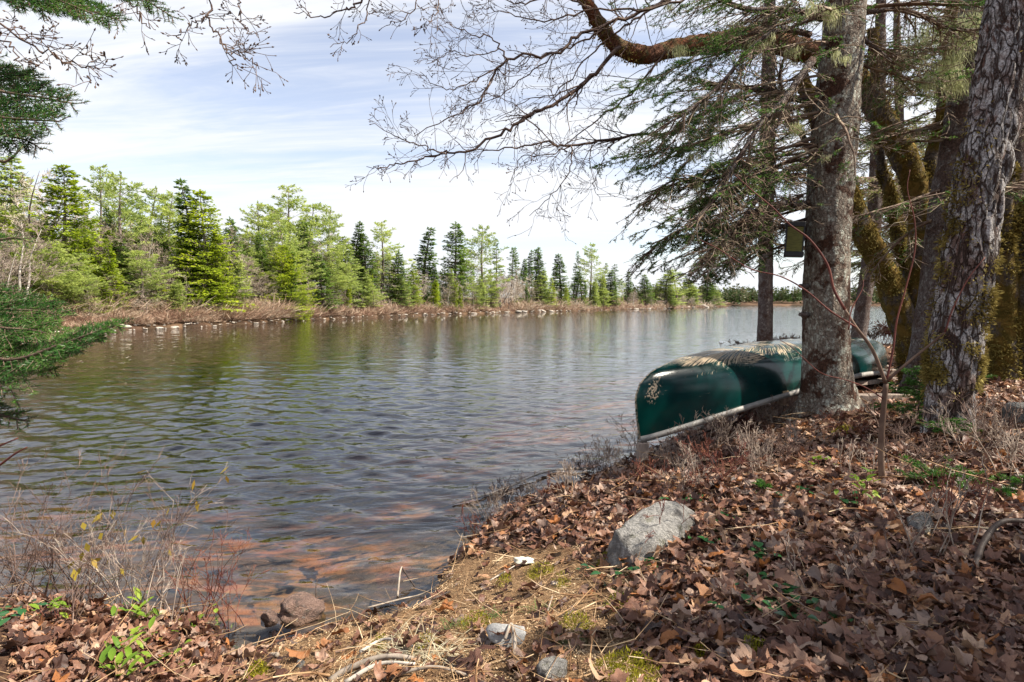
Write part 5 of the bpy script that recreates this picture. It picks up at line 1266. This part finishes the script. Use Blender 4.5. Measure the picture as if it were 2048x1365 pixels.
# stones
def granite(name, base, dark, lich=.5):
    m = MT(name); v = m.coord(which='Object'); f = m.noise(v, 16, 6, .75); g = m.noise(v, 2.2, 6, .65, .8); sp = m.noise(v, 60, 3, .8); cr = m.vor(m.mix(.25, v, m.n('ShaderNodeTexNoise').outputs['Color']), 1.3, 'DISTANCE_TO_EDGE')
    col = m.mix(m.step(f, .32, .68), tuple(c*.62 for c in base), tuple(min(1, c*1.3) for c in base)); col = m.mix(m.step(g, .50, .60, 0, .75), col, dark); col = m.mix(m.step(sp, .60, .70, 0, .75), col, (.06, .055, .05))
    col = m.mix(m.step(m.noise(v, 3.5, 6, .7, .5), .56, .62, 0, lich), col, (.13, .13, .055)); col = m.mix(m.step(m.noise(v, 6, 5, .7), .62, .66, 0, .7), col, (.50, .50, .47))
    return m.done(m.pbr(col, .9, .2, m.bump(m.math('ADD', m.math('ADD', f, m.math('MULTIPLY', g, 2.0)), 0.0), 1.0, .05)))
M_gr = granite('granite_grey', (.46, .44, .41), (.17, .155, .14)); M_sm = plain('smooth_grey_stone', (.27, .265, .255), .85, .35, 14); M_pk = granite('granite_pink', (.46, .30, .24), (.20, .15, .13), .2)
def stone(px, py, Y, sx, sy, sz, seed, mat, label, rot=0, sink=.3, tilt=0, rough=.22, water_=False, cut=(.55, .85), kk=.85):
    P = ray_ground(px, py) if not water_ else at(px, py, Y); x, y = P[0], P[1]; V, F = rock_mesh(seed, 4, (1, 1, 1), rough, cut, kk); o = link('rock', mesh_np('rock', V, [F], None, True, [mat])); o.scale = (sx, sy, sz); o.rotation_euler = (0, tilt, rot); o.location = (x, y, H1(x, y)+sz*(1-2*sink)*.9 if H1(x, y) > 0 else .0); tag(o, label, 'rock', 'stones on the near bank'); return o
def wedge(px, py, rot, s, mat, label):
    import bmesh
    bm = bmesh.new()
    for p in [(-.31, -.10, -.12), (-.31, .10, -.12), (-.29, -.06, .07), (-.25, .08, .115), (-.16, -.13, .10), (.0, -.17, -.12), (.04, -.12, .11), (-.04, .08, .165), (.14, .03, .175), (.27, -.09, .07), (.31, .06, .12), (.40, -.02, .0), (.2, .16, -.12), (.36, -.1, -.12), (-.1, .15, -.12)]: bm.verts.new(p)
    bmesh.ops.convex_hull(bm, input=bm.verts); bmesh.ops.subdivide_edges(bm, edges=bm.edges, cuts=2, use_grid_fill=True); bmesh.ops.triangulate(bm, faces=bm.faces)
    for i in range(2): bmesh.ops.smooth_vert(bm, verts=bm.verts, factor=.35, use_axis_x=True, use_axis_y=True, use_axis_z=True)
    bmesh.ops.subdivide_edges(bm, edges=bm.edges, cuts=2, use_grid_fill=True); bmesh.ops.triangulate(bm, faces=bm.faces); bm.normal_update()
    P = np.array([v.co[:] for v in bm.verts]); Nv = np.array([v.normal[:] for v in bm.verts]); P = P+Nv*(.016*fbm(P*11, 4, 3)+.009*np.abs(fbm(P*26, 3, 4)))[:, None]
    Fx = np.array([[v.index for v in f.verts] for f in bm.faces]); bm.free(); g = ray_ground(px, py); o = link('rock', mesh_np('rock', P*s*4, [Fx], None, True, [mat])); o.scale = (.25, .25, .25); o.rotation_euler = (0, 0, rot); o.location = (g[0], g[1], H1(g[0], g[1])+.01); tag(o, label, 'rock', 'stones on the near bank')
wedge(1312, 1088, R(42), .80, M_gr, 'large slanting grey boulder half sunk in brown leaves in the middle of the bank')
stone(1018, 1285, 1.80, .072, .050, .038, 12, M_sm, 'flat rounded grey stone in the middle of the bare path', R(-12), .22, 0, .05)
stone(606, 1236, 2.10, .10, .08, .07, 5, M_pk, 'pinkish pointed stone at the waterline beside the little inlet', R(20), .42, R(12), .3)
stone(545, 1248, 2.06, .05, .04, .035, 15, M_pk, 'small dark stone tucked against the pinkish one', 0, .4)
stone(1108, 1352, 1.60, .045, .035, .028, 17, M_gr, 'small tan stone at the very bottom of the view', R(10), .2)
stone(2040, 860, 2.9, .085, .12, .13, 21, M_gr, 'grey boulder cut by the edge of the view beside the furrowed maple', 0, .2)
stone(1842, 1062, 1.98, .06, .05, .045, 23, M_gr, 'stone half buried in leaves behind a forked twig', R(30), .3)
stone(1164, 945, 3.98, .10, .07, .06, 25, M_stone, 'pale stone in the shallows below the canoe bow', 0, .5, water_=True)
stone(600, 1334, 1.72, .018, .015, .012, 27, M_gr, 'pebble on the path near the drift sticks', 0, .2)
stone(1108, 1170, 2.02, .016, .012, .010, 29, M_stone, 'white pebble on the path above the flat stone', 0, .2)
stone(1390, 858, 5.2, .09, .07, .05, 31, M_stone, 'pale stone at the water edge under the canoe', 0, .4); stone(1330, 900, 4.6, .11, .06, .05, 33, M_stone, 'sunlit pale stone just behind the bow post', 0, .4)
V, F = rock_mesh(77, 4, (1, 1, 1), .9); V = V*(1+.35*fbm(V*4, 3, 9)[:, None]); p = ray_ground(1048, 1130); M_scr = plain('bleached_scrap', (.50, .48, .40), .8, .35, 60)
o = link('bark_scrap', mesh_np('bark_scrap', V, [F], None, False, [M_scr])); o.scale = (.042, .026, .016); o.location = (p[0], p[1], H1(p[0], p[1])+.016); tag(o, 'crumpled creamy-white scrap lying at the edge of the leaves', 'scrap')

# leaves drifted against the boulder
rs = np.random.RandomState(5); bo = ray_ground(1312, 1085)
for q in range(26):
    a = rs.uniform(2.6, 6.6); rx, ry = .25*rs.uniform(.8, 1.1), .15*rs.uniform(.9, 1.3); c_, s_2 = math.cos(R(38)), math.sin(R(38)); x = bo[0]+rx*math.cos(a)*c_-ry*math.sin(a)*s_2; y = bo[1]+rx*math.cos(a)*s_2+ry*math.sin(a)*c_
    o = link('leaf', bm_[q % 10], ground); o.location = (x, y, H1(x, y)+rs.uniform(.015, .05)); s = rs.uniform(.045, .075); o.scale = (s, s, s); o.rotation_euler = (rs.uniform(-.7, .7), rs.uniform(-.7, .7), rs.rand()*6.28)
# distinct sticks
M_dw = plain('driftwood', (.30, .25, .20), .85, .35, 30, .2, .5, .003); M_dk = plain('wet_stick', (.055, .038, .03), .6, .3, 30)
def stick(pix, r0, r1, mat, label, lift=.012, name='stick'):
    pts = []
    for px, py, l in pix:
        # meet the ground along the sight line
        lo, hi = .9, 12.
        for _ in range(26):
            mid = (lo+hi)/2; P = at(px, py, mid)
            if P[2] > max(H1(P[0], P[1]), 0): lo = mid
            else: hi = mid
        P = at(px, py, lo); P[2] += l+lift*.3; pts.append(P)
    Pp, rp = smooth_path(np.array(pts), np.linspace(r0, r1, len(pts)), 6); V, F, _ = tube(Pp, rp, 8, lambda P, th, r: .25*r*fbm(P*40, 2)); c = Pp.mean(0); V = V-c
    o = link(name, mesh_np(name, V, F, None, True, [mat])); o.location = Vector([float(q) for q in c]); tag(o, label, 'stick'); return o
stick([(905, 1012+0, .01), (1000, 985, .01), (1090, 950, .02), (1180, 940, .01)], .006, .012, M_log, 'long bleached pole lying along the waterline below the canoe')
stick([(795, 1195, .0), (800, 1170, .05), (804, 1160, .06)], .005, .003, M_dw, 'short upright grey stick at the lip of the bank'); stick([(804, 1160, .055), (830, 1176, .0)], .004, .003, M_dk, 'dark prop of the upright grey stick')
stick([(735, 1222, .01), (800, 1205, .01), (850, 1192, .01), (905, 1160, .01)], .004, .0025, M_dw, 'thin grey branch along the edge of the bank')
stick([(800, 1228, .0), (850, 1212, .01), (900, 1190, .01)], .006, .004, M_dk, 'brown branch just inland of the thin grey one')
stick([(633, 1185+25, .01), (632, 1195, .04), (636, 1184, .06)], .003, .0015, M_dk, 'black upcurved twig behind the pinkish stone')
stick([(1010, 1302, .03), (1022, 1285, .05), (1030, 1300, .02), (1026, 1318, .0)], .004, .005, M_dw, 'pale crooked stick leaning on the flat grey stone')
stick([(980, 1163, .0), (1010, 1150, .01), (1030, 1138, .01)], .003, .002, M_log, 'straw-coloured stick pointing at the creamy scrap')
stick([(660, 1365, .0), (700, 1350, .015), (770, 1330, .02), (840, 1322, .0)], .010, .006, M_dw, 'thickest driftwood stick in the tangle at the bottom')
stick([(690, 1375, .01), (760, 1345, .02), (830, 1338, .01)], .006, .004, M_log, 'pale stick beside the thickest one in the tangle')
stick([(720, 1320, .02), (770, 1300, .03), (830, 1310, .02)], .005, .003, M_log, 'bleached stick crossing the top of the tangle')
stick([(450, 1345, .0), (490, 1325, .01), (555, 1318, .01)], .011, .007, M_dw, 'grey weathered stick end beside the leafy point')
stick([(1940, 1165, .0), (1965, 1120, .05), (2000, 1095, .08), (2060, 1082, .06)], .010, .007, M_dk, 'dark curved root arching out of the leaves')
stick([(1450, 845+20, .02), (1500, 835, .06), (1560, 800, .14), (1605, 790, .17)], .010, .005, M_dk, 'dark fallen branch slanting under the canoe')
stick([(1200, 945, .0), (1300, 915, .03), (1400, 880, .05), (1490, 852, .06)], .008, .010, M_dk, 'long dark branch on the slope in front of the bow post')
stick([(440+190, 1095, -.2), (640, 1120, -.2), (655, 1140, -.2), (672, 1158, -.2)], .004, .002, M_dk, 'sunken dark twig under the shallow water')
stick([(1095, 1230, .01), (1105, 1200, .01)], .003, .002, M_dw, 'small grey stick upright on the path'); stick([(740, 1372, 0), (860, 1352, .02), (960, 1362, 0)], .005, .003, M_dw, 'lowest long twig of the tangle')

# bleached grass tussock
def tuft(px, py, Y, n, L, mat, label, seed, spread=.05, lay=1.0, w=.0011, name='grass_tuft'):
    rs = np.random.RandomState(seed); P = ray_ground(px, py); x, y = P[0], P[1]; z = H1(x, y); parts = []
    b = np.stack([rs.randn(n)*spread, rs.randn(n)*spread*.5, np.zeros(n)], -1); a = rs.rand(n)*6.28; d = norm(np.stack([np.cos(a)*lay, np.sin(a)*lay*.7, rs.uniform(.15, .9, n)], -1)); l = L*rs.uniform(.4, 1.1, n)
    p0 = b; sd_ = norm(np.cross(d, np.array([[0, 0, 1.]])))
    for k in range(3):
        p1 = p0+d*(l/3)[:, None]; V = np.stack([p0-sd_*w, p0+sd_*w, p1+sd_*w*.8, p1-sd_*w*.8], 1).reshape(-1, 3); parts.append((V, np.arange(n*4).reshape(n, 4), np.repeat(rs.rand(n), 4))); p0 = p1; d = norm(d+np.array([0, 0, -.38])+rs.randn(n, 3)*.1)
    V, F, T = join(parts); V[:, 2] = np.maximum(V[:, 2], .004); o = link(name, mesh_np(name, V, F, {'tint': T}, False, [mat])); o.location = (x, y, z); tag(o, label, 'grass', 'grass tufts on the bank'); return o
M_dry = leafy('dry_grass', [(.25, .20, .12), (.42, .37, .25), (.60, .55, .40)], .2); M_gg = leafy('green_grass', [(.05, .09, .02), (.12, .18, .05), (.28, .30, .12)], .3)
tuft(820, 1312, 1.78, 150, .13, M_dry, 'bleached straw-coloured grass tuft on the path', 1, .05, 1.3); tuft(870, 1318, 1.76, 90, .10, M_dry, 'second bleached tuft next to the sticks', 2, .03, 1.3)
for i, (px, py, Y) in enumerate([(1240, 1210, 1.95), (990, 1235, 1.95), (1085, 1220, 1.98), (905, 1255, 1.9), (1150, 1290, 1.75), (480, 1285, 1.92)]):
    tuft(px, py, Y, 60, .045, M_gg, 'fine green grass tuft '+['near the boulder', 'behind the flat stone', 'on the path below the scrap', 'beside the moss on the path', 'low on the path', 'at the tip of the leafy point'][i], 10+i, .03, .6, .0008)

# leafy little plants
def plant(px, py, Y, n, L, w, mat, label, seed, h=.05, spread=.05, curl=-.2, name='plant', cat='plant', group='small green plants on the bank', stem=True, up=.35):
    rs = np.random.RandomState(seed); P = ray_ground(px, py); x, y = P[0], P[1]; z = H1(x, y); r = empty(name, (x, y, z), label, cat, group); sg = Segs(); 
    for i in range(n):
        b = np.array([rs.randn()*spread, rs.randn()*spread*.7, rs.uniform(.3, 1)*h]); a = rs.rand()*6.28; d = np.array([math.cos(a), math.sin(a), up+rs.uniform(-.3, .3)]); d /= np.linalg.norm(d); s = np.cross(d, [0, 0, 1.]); s /= np.linalg.norm(s); nn_ = np.cross(s, d); l = L*rs.uniform(.7, 1.2); ww = w*rs.uniform(.8, 1.2)
        us = [0, .3, .6, .85, 1.0]; wd = [.12, .9, 1., .55, .04]; V = []
        for u, q in zip(us, wd):
            c = b+d*l*u+nn_*(curl*l*u*u); V += [c-s*ww*q+nn_*ww*.35*q, c, c+s*ww*q+nn_*ww*.35*q]
        F = []
        for k in range(4): F += [[3*k, 3*k+1, 3*k+4, 3*k+3], [3*k+1, 3*k+2, 3*k+5, 3*k+4]]
        link('leaf', mesh_np('leaf', np.array(V), [np.array(F)], {'tint': np.full(15, rs.rand())}, True, [mat]), r)
        sg.add(b*np.array([.5, .5, 0]), b, .0013, .0009)
    if stem: link('stem', sg.mesh('stem', 4, [M_twr]), r)
    return r
M_wg = leafy('wintergreen', [(.010, .045, .012), (.02, .085, .022), (.05, .14, .04)], .15, .3, .5); M_lg = leafy('fresh_leaf', [(.10, .20, .02), (.22, .34, .03), (.40, .46, .06)], .45, .45, .4); M_bl = leafy('faded_leaf', [(.22, .16, .03), (.34, .26, .04), (.30, .14, .03)], .4)
wg = [(1200, 1160, 2.02), (1305, 1130, 2.1), (1420, 1090, 2.15), (1530, 1120, 2.0), (1560, 1185, 1.8), (1430, 1185, 1.85), (1440, 1230, 1.72), (1550, 1240, 1.66), (1600, 1225, 1.68), (1680, 1280, 1.5), (1535, 1175, 1.82), (1610, 995, 2.5), (1460, 1045, 2.3), (1550, 1215, 1.72), (1380, 1005, 2.45), (1700, 1010, 2.4), (20, 1250, 1.95), (30, 1230, 2.0), (190, 1200, 2.12), (60, 1210, 2.05), (1275, 1150, 2.05)]
wtxt = ['just below the boulder', 'against the boulder\'s lower face', 'inland of the boulder', 'in the widest stretch of leaves', 'beside two others low on the slope', 'above a larger clump on the slope', 'in the large trio of clumps', 'dark clump low among pale leaves', 'next to the dark clump low down', 'closest to the bottom of the view', 'small clump over the leaf hollow', 'below the big spruce', 'above the boulder\'s end', 'middle of the low row', 'beyond the boulder', 'on the rise under the sapling', 'at the edge of the lower leaf pile', 'behind the one at the leaf pile edge', 'under the bare lakeside bush', 'at the waterline of the leaf pile', 'touching the boulder']
for i, (px, py, Y) in enumerate(wg): plant(px, py, Y, 9+i % 5, .034, .013, M_wg, 'dark green glossy wintergreen '+wtxt[i], 700+i, .030, .05)
lgp = [(285, 1245, 1.95, 9, .055, .009), (250, 1365, 1.62, 8, .06, .010), (300, 1300, 1.78, 6, .045, .008), (265, 1190, 2.08, 7, .04, .008), (370, 1230, 1.98, 7, .04, .008), (330, 1345, 1.68, 4, .03, .008), (120, 1250, 1.93, 6, .045, .010), (240, 1330, 1.70, 6, .05, .008), (430, 1240, 2.0, 6, .03, .005), (390, 1265, 1.9, 4, .02, .007), (1730, 1030, 2.2, 12, .035, .010), (1640, 940, 2.8, 5, .03, .01)]
ltxt = ['with upright lance leaves in the lower leaf pile', 'at the very bottom of the leaf pile, brightest of all', 'between the two brightest lance-leaved ones', 'at the root of the lakeside bush', 'near the tip of the leafy point', 'two-leaved seedling low in the pile', 'among pale leaves far down the pile', 'just above the brightest one', 'needle-leaved sprig on the leafy point', 'tiny sprout beside the inlet', 'with drooping leaves on a twig below the sapling', 'under the big spruce']
for i, (px, py, Y, n, l, w) in enumerate(lgp): plant(px, py, Y, n+5, l, w, M_lg, 'fresh yellow-green plant '+ltxt[i], 740+i, .06 if i != 10 else .15, .04, name='plant', up=.8)

# fir seedlings and green sprays on the bank
def seedling(px, py, Y, h, nb, label, seed, mat, wid=.14):
    rs = np.random.RandomState(seed); P = ray_ground(px, py); x, y = P[0], P[1]; z = H1(x, y); r = empty('fir_seedling', (x, y, z), label, 'seedling', 'young firs on the bank'); sg = Segs(); nd = []
    sg.add((0, 0, -.02), (0, 0, h), .006, .002); nd.append((0, 0, h*.6, 0, 0, h))
    for k in range(nb):
        t = rs.uniform(.12, .95); a = rs.rand()*6.28; bough(sg, nd, (0, 0, h*t), (math.cos(a), math.sin(a), .25), wid*(1.15-t)+.03, .003, rs, .2, .3, live=2.0, dens=1, tw=.001)
    link('stem', sg.mesh('stem', 3, [M_tw]), r); o = link('needles', needle_mesh('needles', np.array(nd), 520, .016, .0017, mat, .4, seed), r); o['kind'] = 'stuff'
M_gf = leafy('needles_seedling', [(.02, .07, .012), (.06, .17, .02), (.14, .30, .04)], .4, .4, .35, 5, .6, .4)
seedling(1835, 850, 3.6, .36, 34, 'bushy dark green young fir between the sapling and the furrowed maple', 1, M_gf, .24); seedling(1900, 880, 2.75, .12, 16, 'bright green fir sprig at the foot of the furrowed maple', 2, M_gf, .16)
seedling(1890, 975, 2.35, .07, 16, 'low spreading green fir in front of the furrowed maple', 3, M_gf, .20); seedling(1524, 990, 2.45, .05, 8, 'tiny bright fir seedling alone on the leafy slope', 4, M_gf, .05); seedling(2010, 730, 4.2, .30, 18, 'green fir sprays behind the furrowed maple at the view edge', 5, M_gf, .25); seedling(1940, 770, 4.4, .22, 12, 'green fir tuft on the sunlit ground behind the maple', 6, M_gf, .2); seedling(1860, 800, 4.0, .28, 18, 'second young fir crowding behind the bushy one', 7, M_gf, .2); seedling(2045, 1000, 2.4, .1, 8, 'little fir cut off by the edge of the view', 8, M_gf, .1)

# sapling in front of the spruce
P0 = ray_ground(1765, 968); Ys = P0[1]; sp = empty('sapling', P0, 'slender forked sapling with red-brown shoots in front of the big spruce', 'sapling')
for i, (pix, Ya, Yb, ra, rb, mt) in enumerate([
    ([(1765, 975), (1762, 900), (1767, 820), (1772, 768)], Ys, Ys, .014, .010, 0), ([(1772, 768), (1745, 700), (1712, 655), (1690, 620)], Ys, Ys+.05, .008, .006, 0),
    ([(1690, 620), (1668, 580), (1655, 530), (1620, 480), (1580, 450), (1545, 415), (1505, 382), (1470, 350)], Ys+.05, Ys+.2, .006, .002, 1), ([(1712, 655), (1660, 622), (1610, 580), (1560, 553), (1500, 538), (1440, 500), (1400, 480)], Ys, Ys+.3, .004, .0015, 1),
    ([(1772, 768), (1786, 700), (1794, 640), (1812, 575), (1830, 500), (1829, 440), (1815, 380), (1820, 340)], Ys, Ys+.1, .0045, .0014, 1), ([(1774, 762), (1820, 722), (1860, 690), (1890, 665)], Ys, Ys-.1, .006, .0035, 0), ([(1890, 665), (1905, 620), (1935, 560), (1970, 515)], Ys-.1, Ys-.1, .0035, .0015, 1),
    ([(1770, 800), (1730, 775), (1690, 760), (1640, 745), (1590, 700), (1560, 680)], Ys, Ys-.15, .003, .0012, 1), ([(1697, 660), (1703, 620), (1724, 580), (1727, 560)], Ys, Ys+.05, .003, .0015, 1)]):
    Cc = np.array([at(a, b, Ya+(Yb-Ya)*k/(len(pix)-1)) for k, (a, b) in enumerate(pix)]); Cc, rr = smooth_path(Cc, np.linspace(ra, rb, len(Cc)), 5); V, F, _ = tube(Cc, rr, 8)
    child('stem' if i == 0 else 'branch', mesh_np('branch', V, F, None, True, [M_twr if mt else M_twl]), sp)

# bare shrubs
def shrub(px, py, h, n, label, seed, mat=None, depth=3, spread=.35, r=.003, Y=None, leaves=0, nb=(2, 4), up=.18, group='bare shrubs on the near bank', rmin=.0009):
    rs = np.random.RandomState(seed)
    if Y is None: P = ray_ground(px, py)
    else: t = (px-1024)/FPX*Y; P = np.array([t, Y, H1(t, Y)])
    ro = empty('shrub', P, label, 'shrub', group); sg = Segs(); tips = []
    for k in range(n):
        a = rs.rand()*6.28; b = np.array([rs.randn()*.05, rs.randn()*.035, -.01]); grow(sg, b, (math.cos(a)*spread, math.sin(a)*spread*.8, 1), h*rs.uniform(.6, 1.0)*.62, r*rs.uniform(.6, 1), depth, rs, 5, .22, nb, (.3, .8), (.4, .7), up, tips, rmin=rmin)
    o = link('stems', sg.mesh('stems', 3, [mat or M_tw]), ro); o['kind'] = 'stuff'
    if leaves:
        P_ = np.array([t[0] for t in tips]); P_ = P_[(P_[:, 2] > h*.2) & (P_[:, 2] < h*.75)]; idx = rs.choice(len(P_), min(leaves, len(P_)), replace=False); b = P_[idx]; d = norm(rs.randn(len(b), 3)*.4+np.array([0, 0, -1.])); V, F = diamonds(b, d, norm(np.cross(d, rs.randn(len(b), 3))), rs.uniform(.035, .055, len(b)), rs.uniform(.009, .014, len(b)))
        for q in range(len(b)): link('leaf', mesh_np('leaf', V[q*4:q*4+4], [np.array([[0, 1, 2], [0, 2, 3]])], {'tint': np.full(4, rs.rand())}, False, [M_bl]), ro)
    return ro
M_shr = twigmat('shrub_stems', [(.07, .042, .034), (.15, .095, .075), (.28, .20, .155)])
S_ = [(170, 1200, .62, 9, 'tall bare bush standing over the lower leaf pile', 0), (285, 1205, .55, 9, 'bare bush beside the tallest one, holding a few faded yellow leaves', 14), (345, 1225, .50, 9, 'fan-shaped bare bush leaning out over the water', 0), (30, 1215, .42, 10, 'low tangled bush cut by the edge of the view', 0), (-60, 1215, .5, 8, 'bush just beyond the view edge with tips reaching in', 0),
      (240, 1215, .50, 9, 'dense grey-brown bush in the middle of the lakeside row', 0), (100, 1205, .36, 10, 'short pale bush filling the gap at the waterline', 0), (400, 1245, .36, 7, 'reddish low bush at the tip of the leafy point', 0), (440, 1262, .26, 6, 'smallest red-stemmed sprig on the leafy point', 0), (320, 1250, .30, 7, 'thin pale sprouts in front of the lakeside row', 0), (150, 1260, .22, 6, 'few bare sprouts in the pale leaves', 0),
      (200, 1190, .44, 8, 'stiff upright bush behind the tall one', 0), (60, 1192, .38, 9, 'wiry bush at the water near the view edge', 0)]
for i, (px, py, h, n, t, lv) in enumerate(S_): shrub(px, py, h*1.60, max(5, int(n*.85)), t, 900+i, M_twr if i in (7, 8) else (M_dead if i % 4 == 1 else M_shr), 3, .50, .0036, None, lv*2, (2, 3), .10, rmin=.0009)
S2 = [(960, 1075, .20, 7, 'stubby brush on the lip of the bank by the moss'), (985, 1040, .28, 8, 'upright brush at the corner of the bank'), (1010, 1020, .30, 8, 'bare sprigs over the orange shallows'), (1050, 1005, .22, 7, 'clump of cut stems at the waterline'), (1090, 1000, .18, 7, 'low brown stems beside the bleached pole'), (1130, 990, .26, 7, 'thin bush standing before the orange shallows'), (1180, 965, .36, 9, 'taller thin bush short of the bow post'), (1225, 950, .32, 9, 'brush crowding the bow post from the lake side'),
      (1300, 965, .2, 6, 'low brush right in front of the bow post'), (1345, 940, .28, 9, 'pinkish brush below the bow'), (1390, 930, .36, 10, 'dense brush under the front of the canoe'), (1440, 900, .34, 10, 'brush under the middle of the gunwale'), (1480, 880, .32, 10, 'tangled brush between canoe and slope'), (1530, 860, .30, 10, 'brush against the dark fallen branch'), (1575, 845, .26, 8, 'brush in the shade left of the big spruce'), (1360, 990, .30, 7, 'sparse bush behind the boulder'), (1420, 975, .34, 7, 'twiggy bush inland of the boulder'), (1500, 950, .32, 7, 'thin bush on the upper slope'),
      (1560, 930, .26, 6, 'sparse twigs on the leafy rise'), (1600, 900, .22, 6, 'twigs at the foot of the big spruce'), (1700, 880, .24, 6, 'crooked pale twigs right of the spruce foot'), (1740, 960, .30, 4, 'thin twigs beside the sapling'), (1830, 960, .40, 6, 'pale forked twigs beside the furrowed maple'), (1880, 1110, .50, 5, 'tall thin twigs in front of the furrowed maple'), (1900, 1060, .36, 5, 'leaning twigs lower down from the maple'), (1950, 920, .34, 6, 'bare bush right of the furrowed maple'), (1990, 900, .40, 7, 'dark bush against the grey boulder'), (2030, 950, .34, 6, 'bush at the view edge under the boulder'), (1330, 1090, .26, 3, 'single twig growing in front of the boulder'), (1620, 1180, .20, 3, 'single bare sprout low on the slope'), (1790, 1180, .26, 3, 'bare sprout in the thick leaves'), (1270, 900, .40, 8, 'bush behind the bow post'), (1420, 850, .4, 10, 'sunlit brush beyond the canoe bow'), (1500, 830, .4, 10, 'sunlit brush glimpsed under the hull')]
for i, (px, py, h, n, t) in enumerate(S2): shrub(px, py, h*1.15, int(n*1.5), t, 1000+i, M_twr if i % 4 == 0 else (M_dead if i % 2 else M_shr), 3 if h > .2 else 2, .5, .0036 if i > 18 else .0028, None, 0, (2, 4) if n > 5 else (1, 3), .12, rmin=.0011)
for i, (px, Y, h, t) in enumerate([(1395, 8.7, .30, 'dark fuzzy bush nearest the open water on the little point'), (1440, 9.3, .42, 'dark fuzzy bush with one tall shoot on the point'), (1490, 9.8, .40, 'dark bush hugging the slim spruce'), (1555, 10.3, .42, 'dark bush behind the slim spruce'), (1590, 10.6, .38, 'dark bush peeping beside the big trunk'), (1690, 10.8, .45, 'bush by the slim leaning spruce'), (1770, 11.0, .7, 'reddish leafless bush over the canoe stern'), (1800, 10.0, .6, 'reddish bush behind the mossy maple'), (1420, 9.0, .26, 'small dark bush second along the point'), (1465, 9.5, .34, 'dark bush in the middle of the point'), (1530, 10.1, .34, 'low dark bush at the root of the slim spruce'), (1745, 9.8, .5, 'grey bush behind the stern')]):
    shrub(px, 0, h*1.15, 12, t, 1100+i, M_twr if 'red' in t else M_tw, 3, .6, .006, Y, 0, (3, 4), .1, 'shrubs on the little point', rmin=.003)

rd = empty('shrub', at(-140, 1010, 1.7), 'red leafless shoots poking in above the lakeside bushes', 'shrub', 'bare shrubs on the near bank')
for pix in ([(-140, 1010), (-40, 955), (0, 930), (30, 908), (54, 895)], [(-140, 1010), (-60, 920), (0, 892), (36, 877)]):
    Cc, rr = smooth_path(np.array([at(a, b, 1.7) for a, b in pix]), np.linspace(.005, .0018, len(pix)), 5); V, F, _ = tube(Cc, rr, 7); child('stem', mesh_np('stem', V, F, None, True, [M_twr]), rd)
